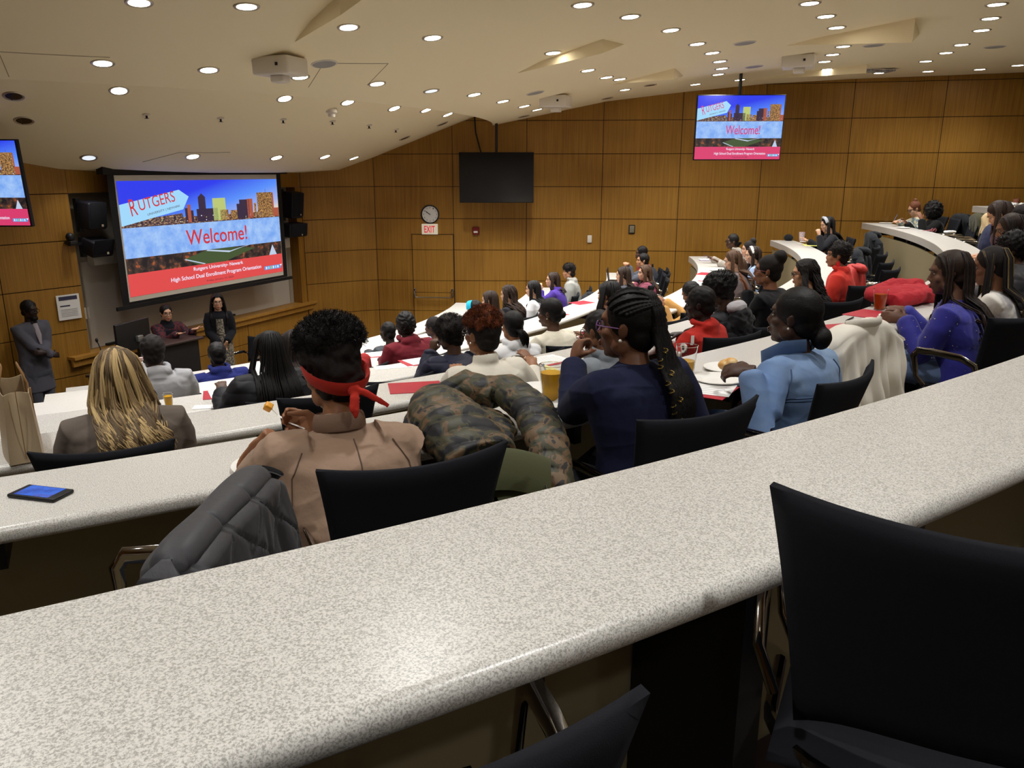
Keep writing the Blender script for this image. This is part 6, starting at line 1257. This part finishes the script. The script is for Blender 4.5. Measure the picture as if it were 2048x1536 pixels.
t = thing('white_card', 'small upright white card left of the laptop', 'card', (1.62, 12.4, ZT[2]), .2); mb = MB(); mb.box((0, 0, .05), (.08, .006, .1)); mb.obj('card', PAPER, t)
def backpack(lab, x, y, z, rz, c, s=1.0):
    t = thing('backpack', lab, 'backpack', (x, y, z), rz); m = clothmat('pack_%d%d' % (c[0], c[2]), c, .7); mb = MB(); mb.ell((0, 0, .22 * s), (.17 * s, .12 * s, .24 * s)); mb.rbox((0, 0, .16 * s), (.3 * s, .2 * s, .3 * s), .07); mb.rbox((0, -.11 * s, .12 * s), (.22 * s, .08 * s, .2 * s), .035); fuse(mb, 'bag_body', m, .011, 4, folds(.005, 4, 18), t)
    mb = MB(); mb.tube([(-.06 * s, 0, .44 * s), (-.04 * s, 0, .50 * s), (.04 * s, 0, .50 * s), (.06 * s, 0, .44 * s)], .01, 6); mb.obj('grab_handle', BLACKP, t); mb = MB(); mb.tube([(.12 * s * math.cos(a), -.12 * s, .24 * s + .1 * s * math.sin(a)) for a in [i * PI / 10 for i in range(11)]], .004, 4); mb.obj('zipper', SILV, t)
p = pol(15.25, -20.0, ZF[5] + .48); backpack('navy backpack with silver zips on the chair before the beige coat', p.x, p.y, p.z, 1.1, (46, 50, 76), 1.15)
p = pol(10.95, -7.4, ZF[2] + .47); backpack('dark grey backpack on the chair beyond the mauve quilted jacket', p.x, p.y, p.z, 1.2, (50, 54, 62))
t = thing('dark_pouch', 'small black pouch at the right end of the fifth desk', 'bag', (4.93, 14.3, ZT[4]), 1.4); mb = MB(); mb.ell((0, 0, .05), (.12, .08, .06)); fuse(mb, 'pouch_body', BC, .01, 3, folds(.006, 2, 20), t)
t = thing('sunglasses', 'pink and black glasses lying on the sixth desk near the right end', 'glasses', (6.27, 11.95, ZT[5]), .5); mb = MB()
for s in (-1, 1): mb.tube([(s * .035 + .028 * math.cos(a), 0, .03 + .024 * math.sin(a)) for a in [i * PI / 8 for i in range(17)]], .003, 5); mb.tube([(s * .064, 0, .035), (s * .068, .13, .01)], .003, 5)
mb.obj('frame', mat('pink_plastic', rgb(200, 110, 120), .4), t)
t = thing('snack_bag', 'small open snack pack near the glasses on the sixth desk', 'snack', (6.38, 11.7, ZT[5]), .3); mb = MB(); mb.rbox((0, 0, .02), (.16, .1, .035), .015); fuse(mb, 'wrapper', PAPER, .008, 2, folds(.005, 2, 40), t)
t = thing('juice_pouch', 'yellow snack cup by the hands of the sequinned sweater', 'cup', (2.31, 4.66, T5), 0); mb = MB(); mb.lathe([(.03, 0), (.04, .035), (.042, .036)], n=18); mb.obj('cup_body', CREAM, t); mb = MB(); mb.lathe([(.0001, .03), (.037, .03)], n=18, cap=False); mb.lathe([(.03, .012), (.038, .03)], n=18); mb.obj('fruit_filling', JU, t)
t = thing('foil_tray', 'crumpled foil wrap on the fourth desk behind the red hoodie', 'foil', (2.41, 10.25, ZT[3]), .3); mb = MB(); mb.grid(lambda u, v: (-.12 + .24 * u, -.08 + .16 * v, .02 + .02 * math.sin(12 * u + 4 * v) * math.cos(11 * v)), 16, 12, .002); mb.obj('sheet', SILV, t, ang=.2)
t = thing('pen', 'black pen lying on the desk by the red folder corner', 'pen', (2.05, 4.74, T5 + .005), .9); mb = MB(); mb.tube([(-.07, 0, 0), (.07, 0, 0)], .005, 8); mb.obj('barrel', BLACKP, t)
mb = MB(); mb.lathe([(.0, 0)] and [(.0001, .0), (.03, 0), (.032, .004), (.0001, .012)], n=16)
print('objects', len(bpy.data.objects))
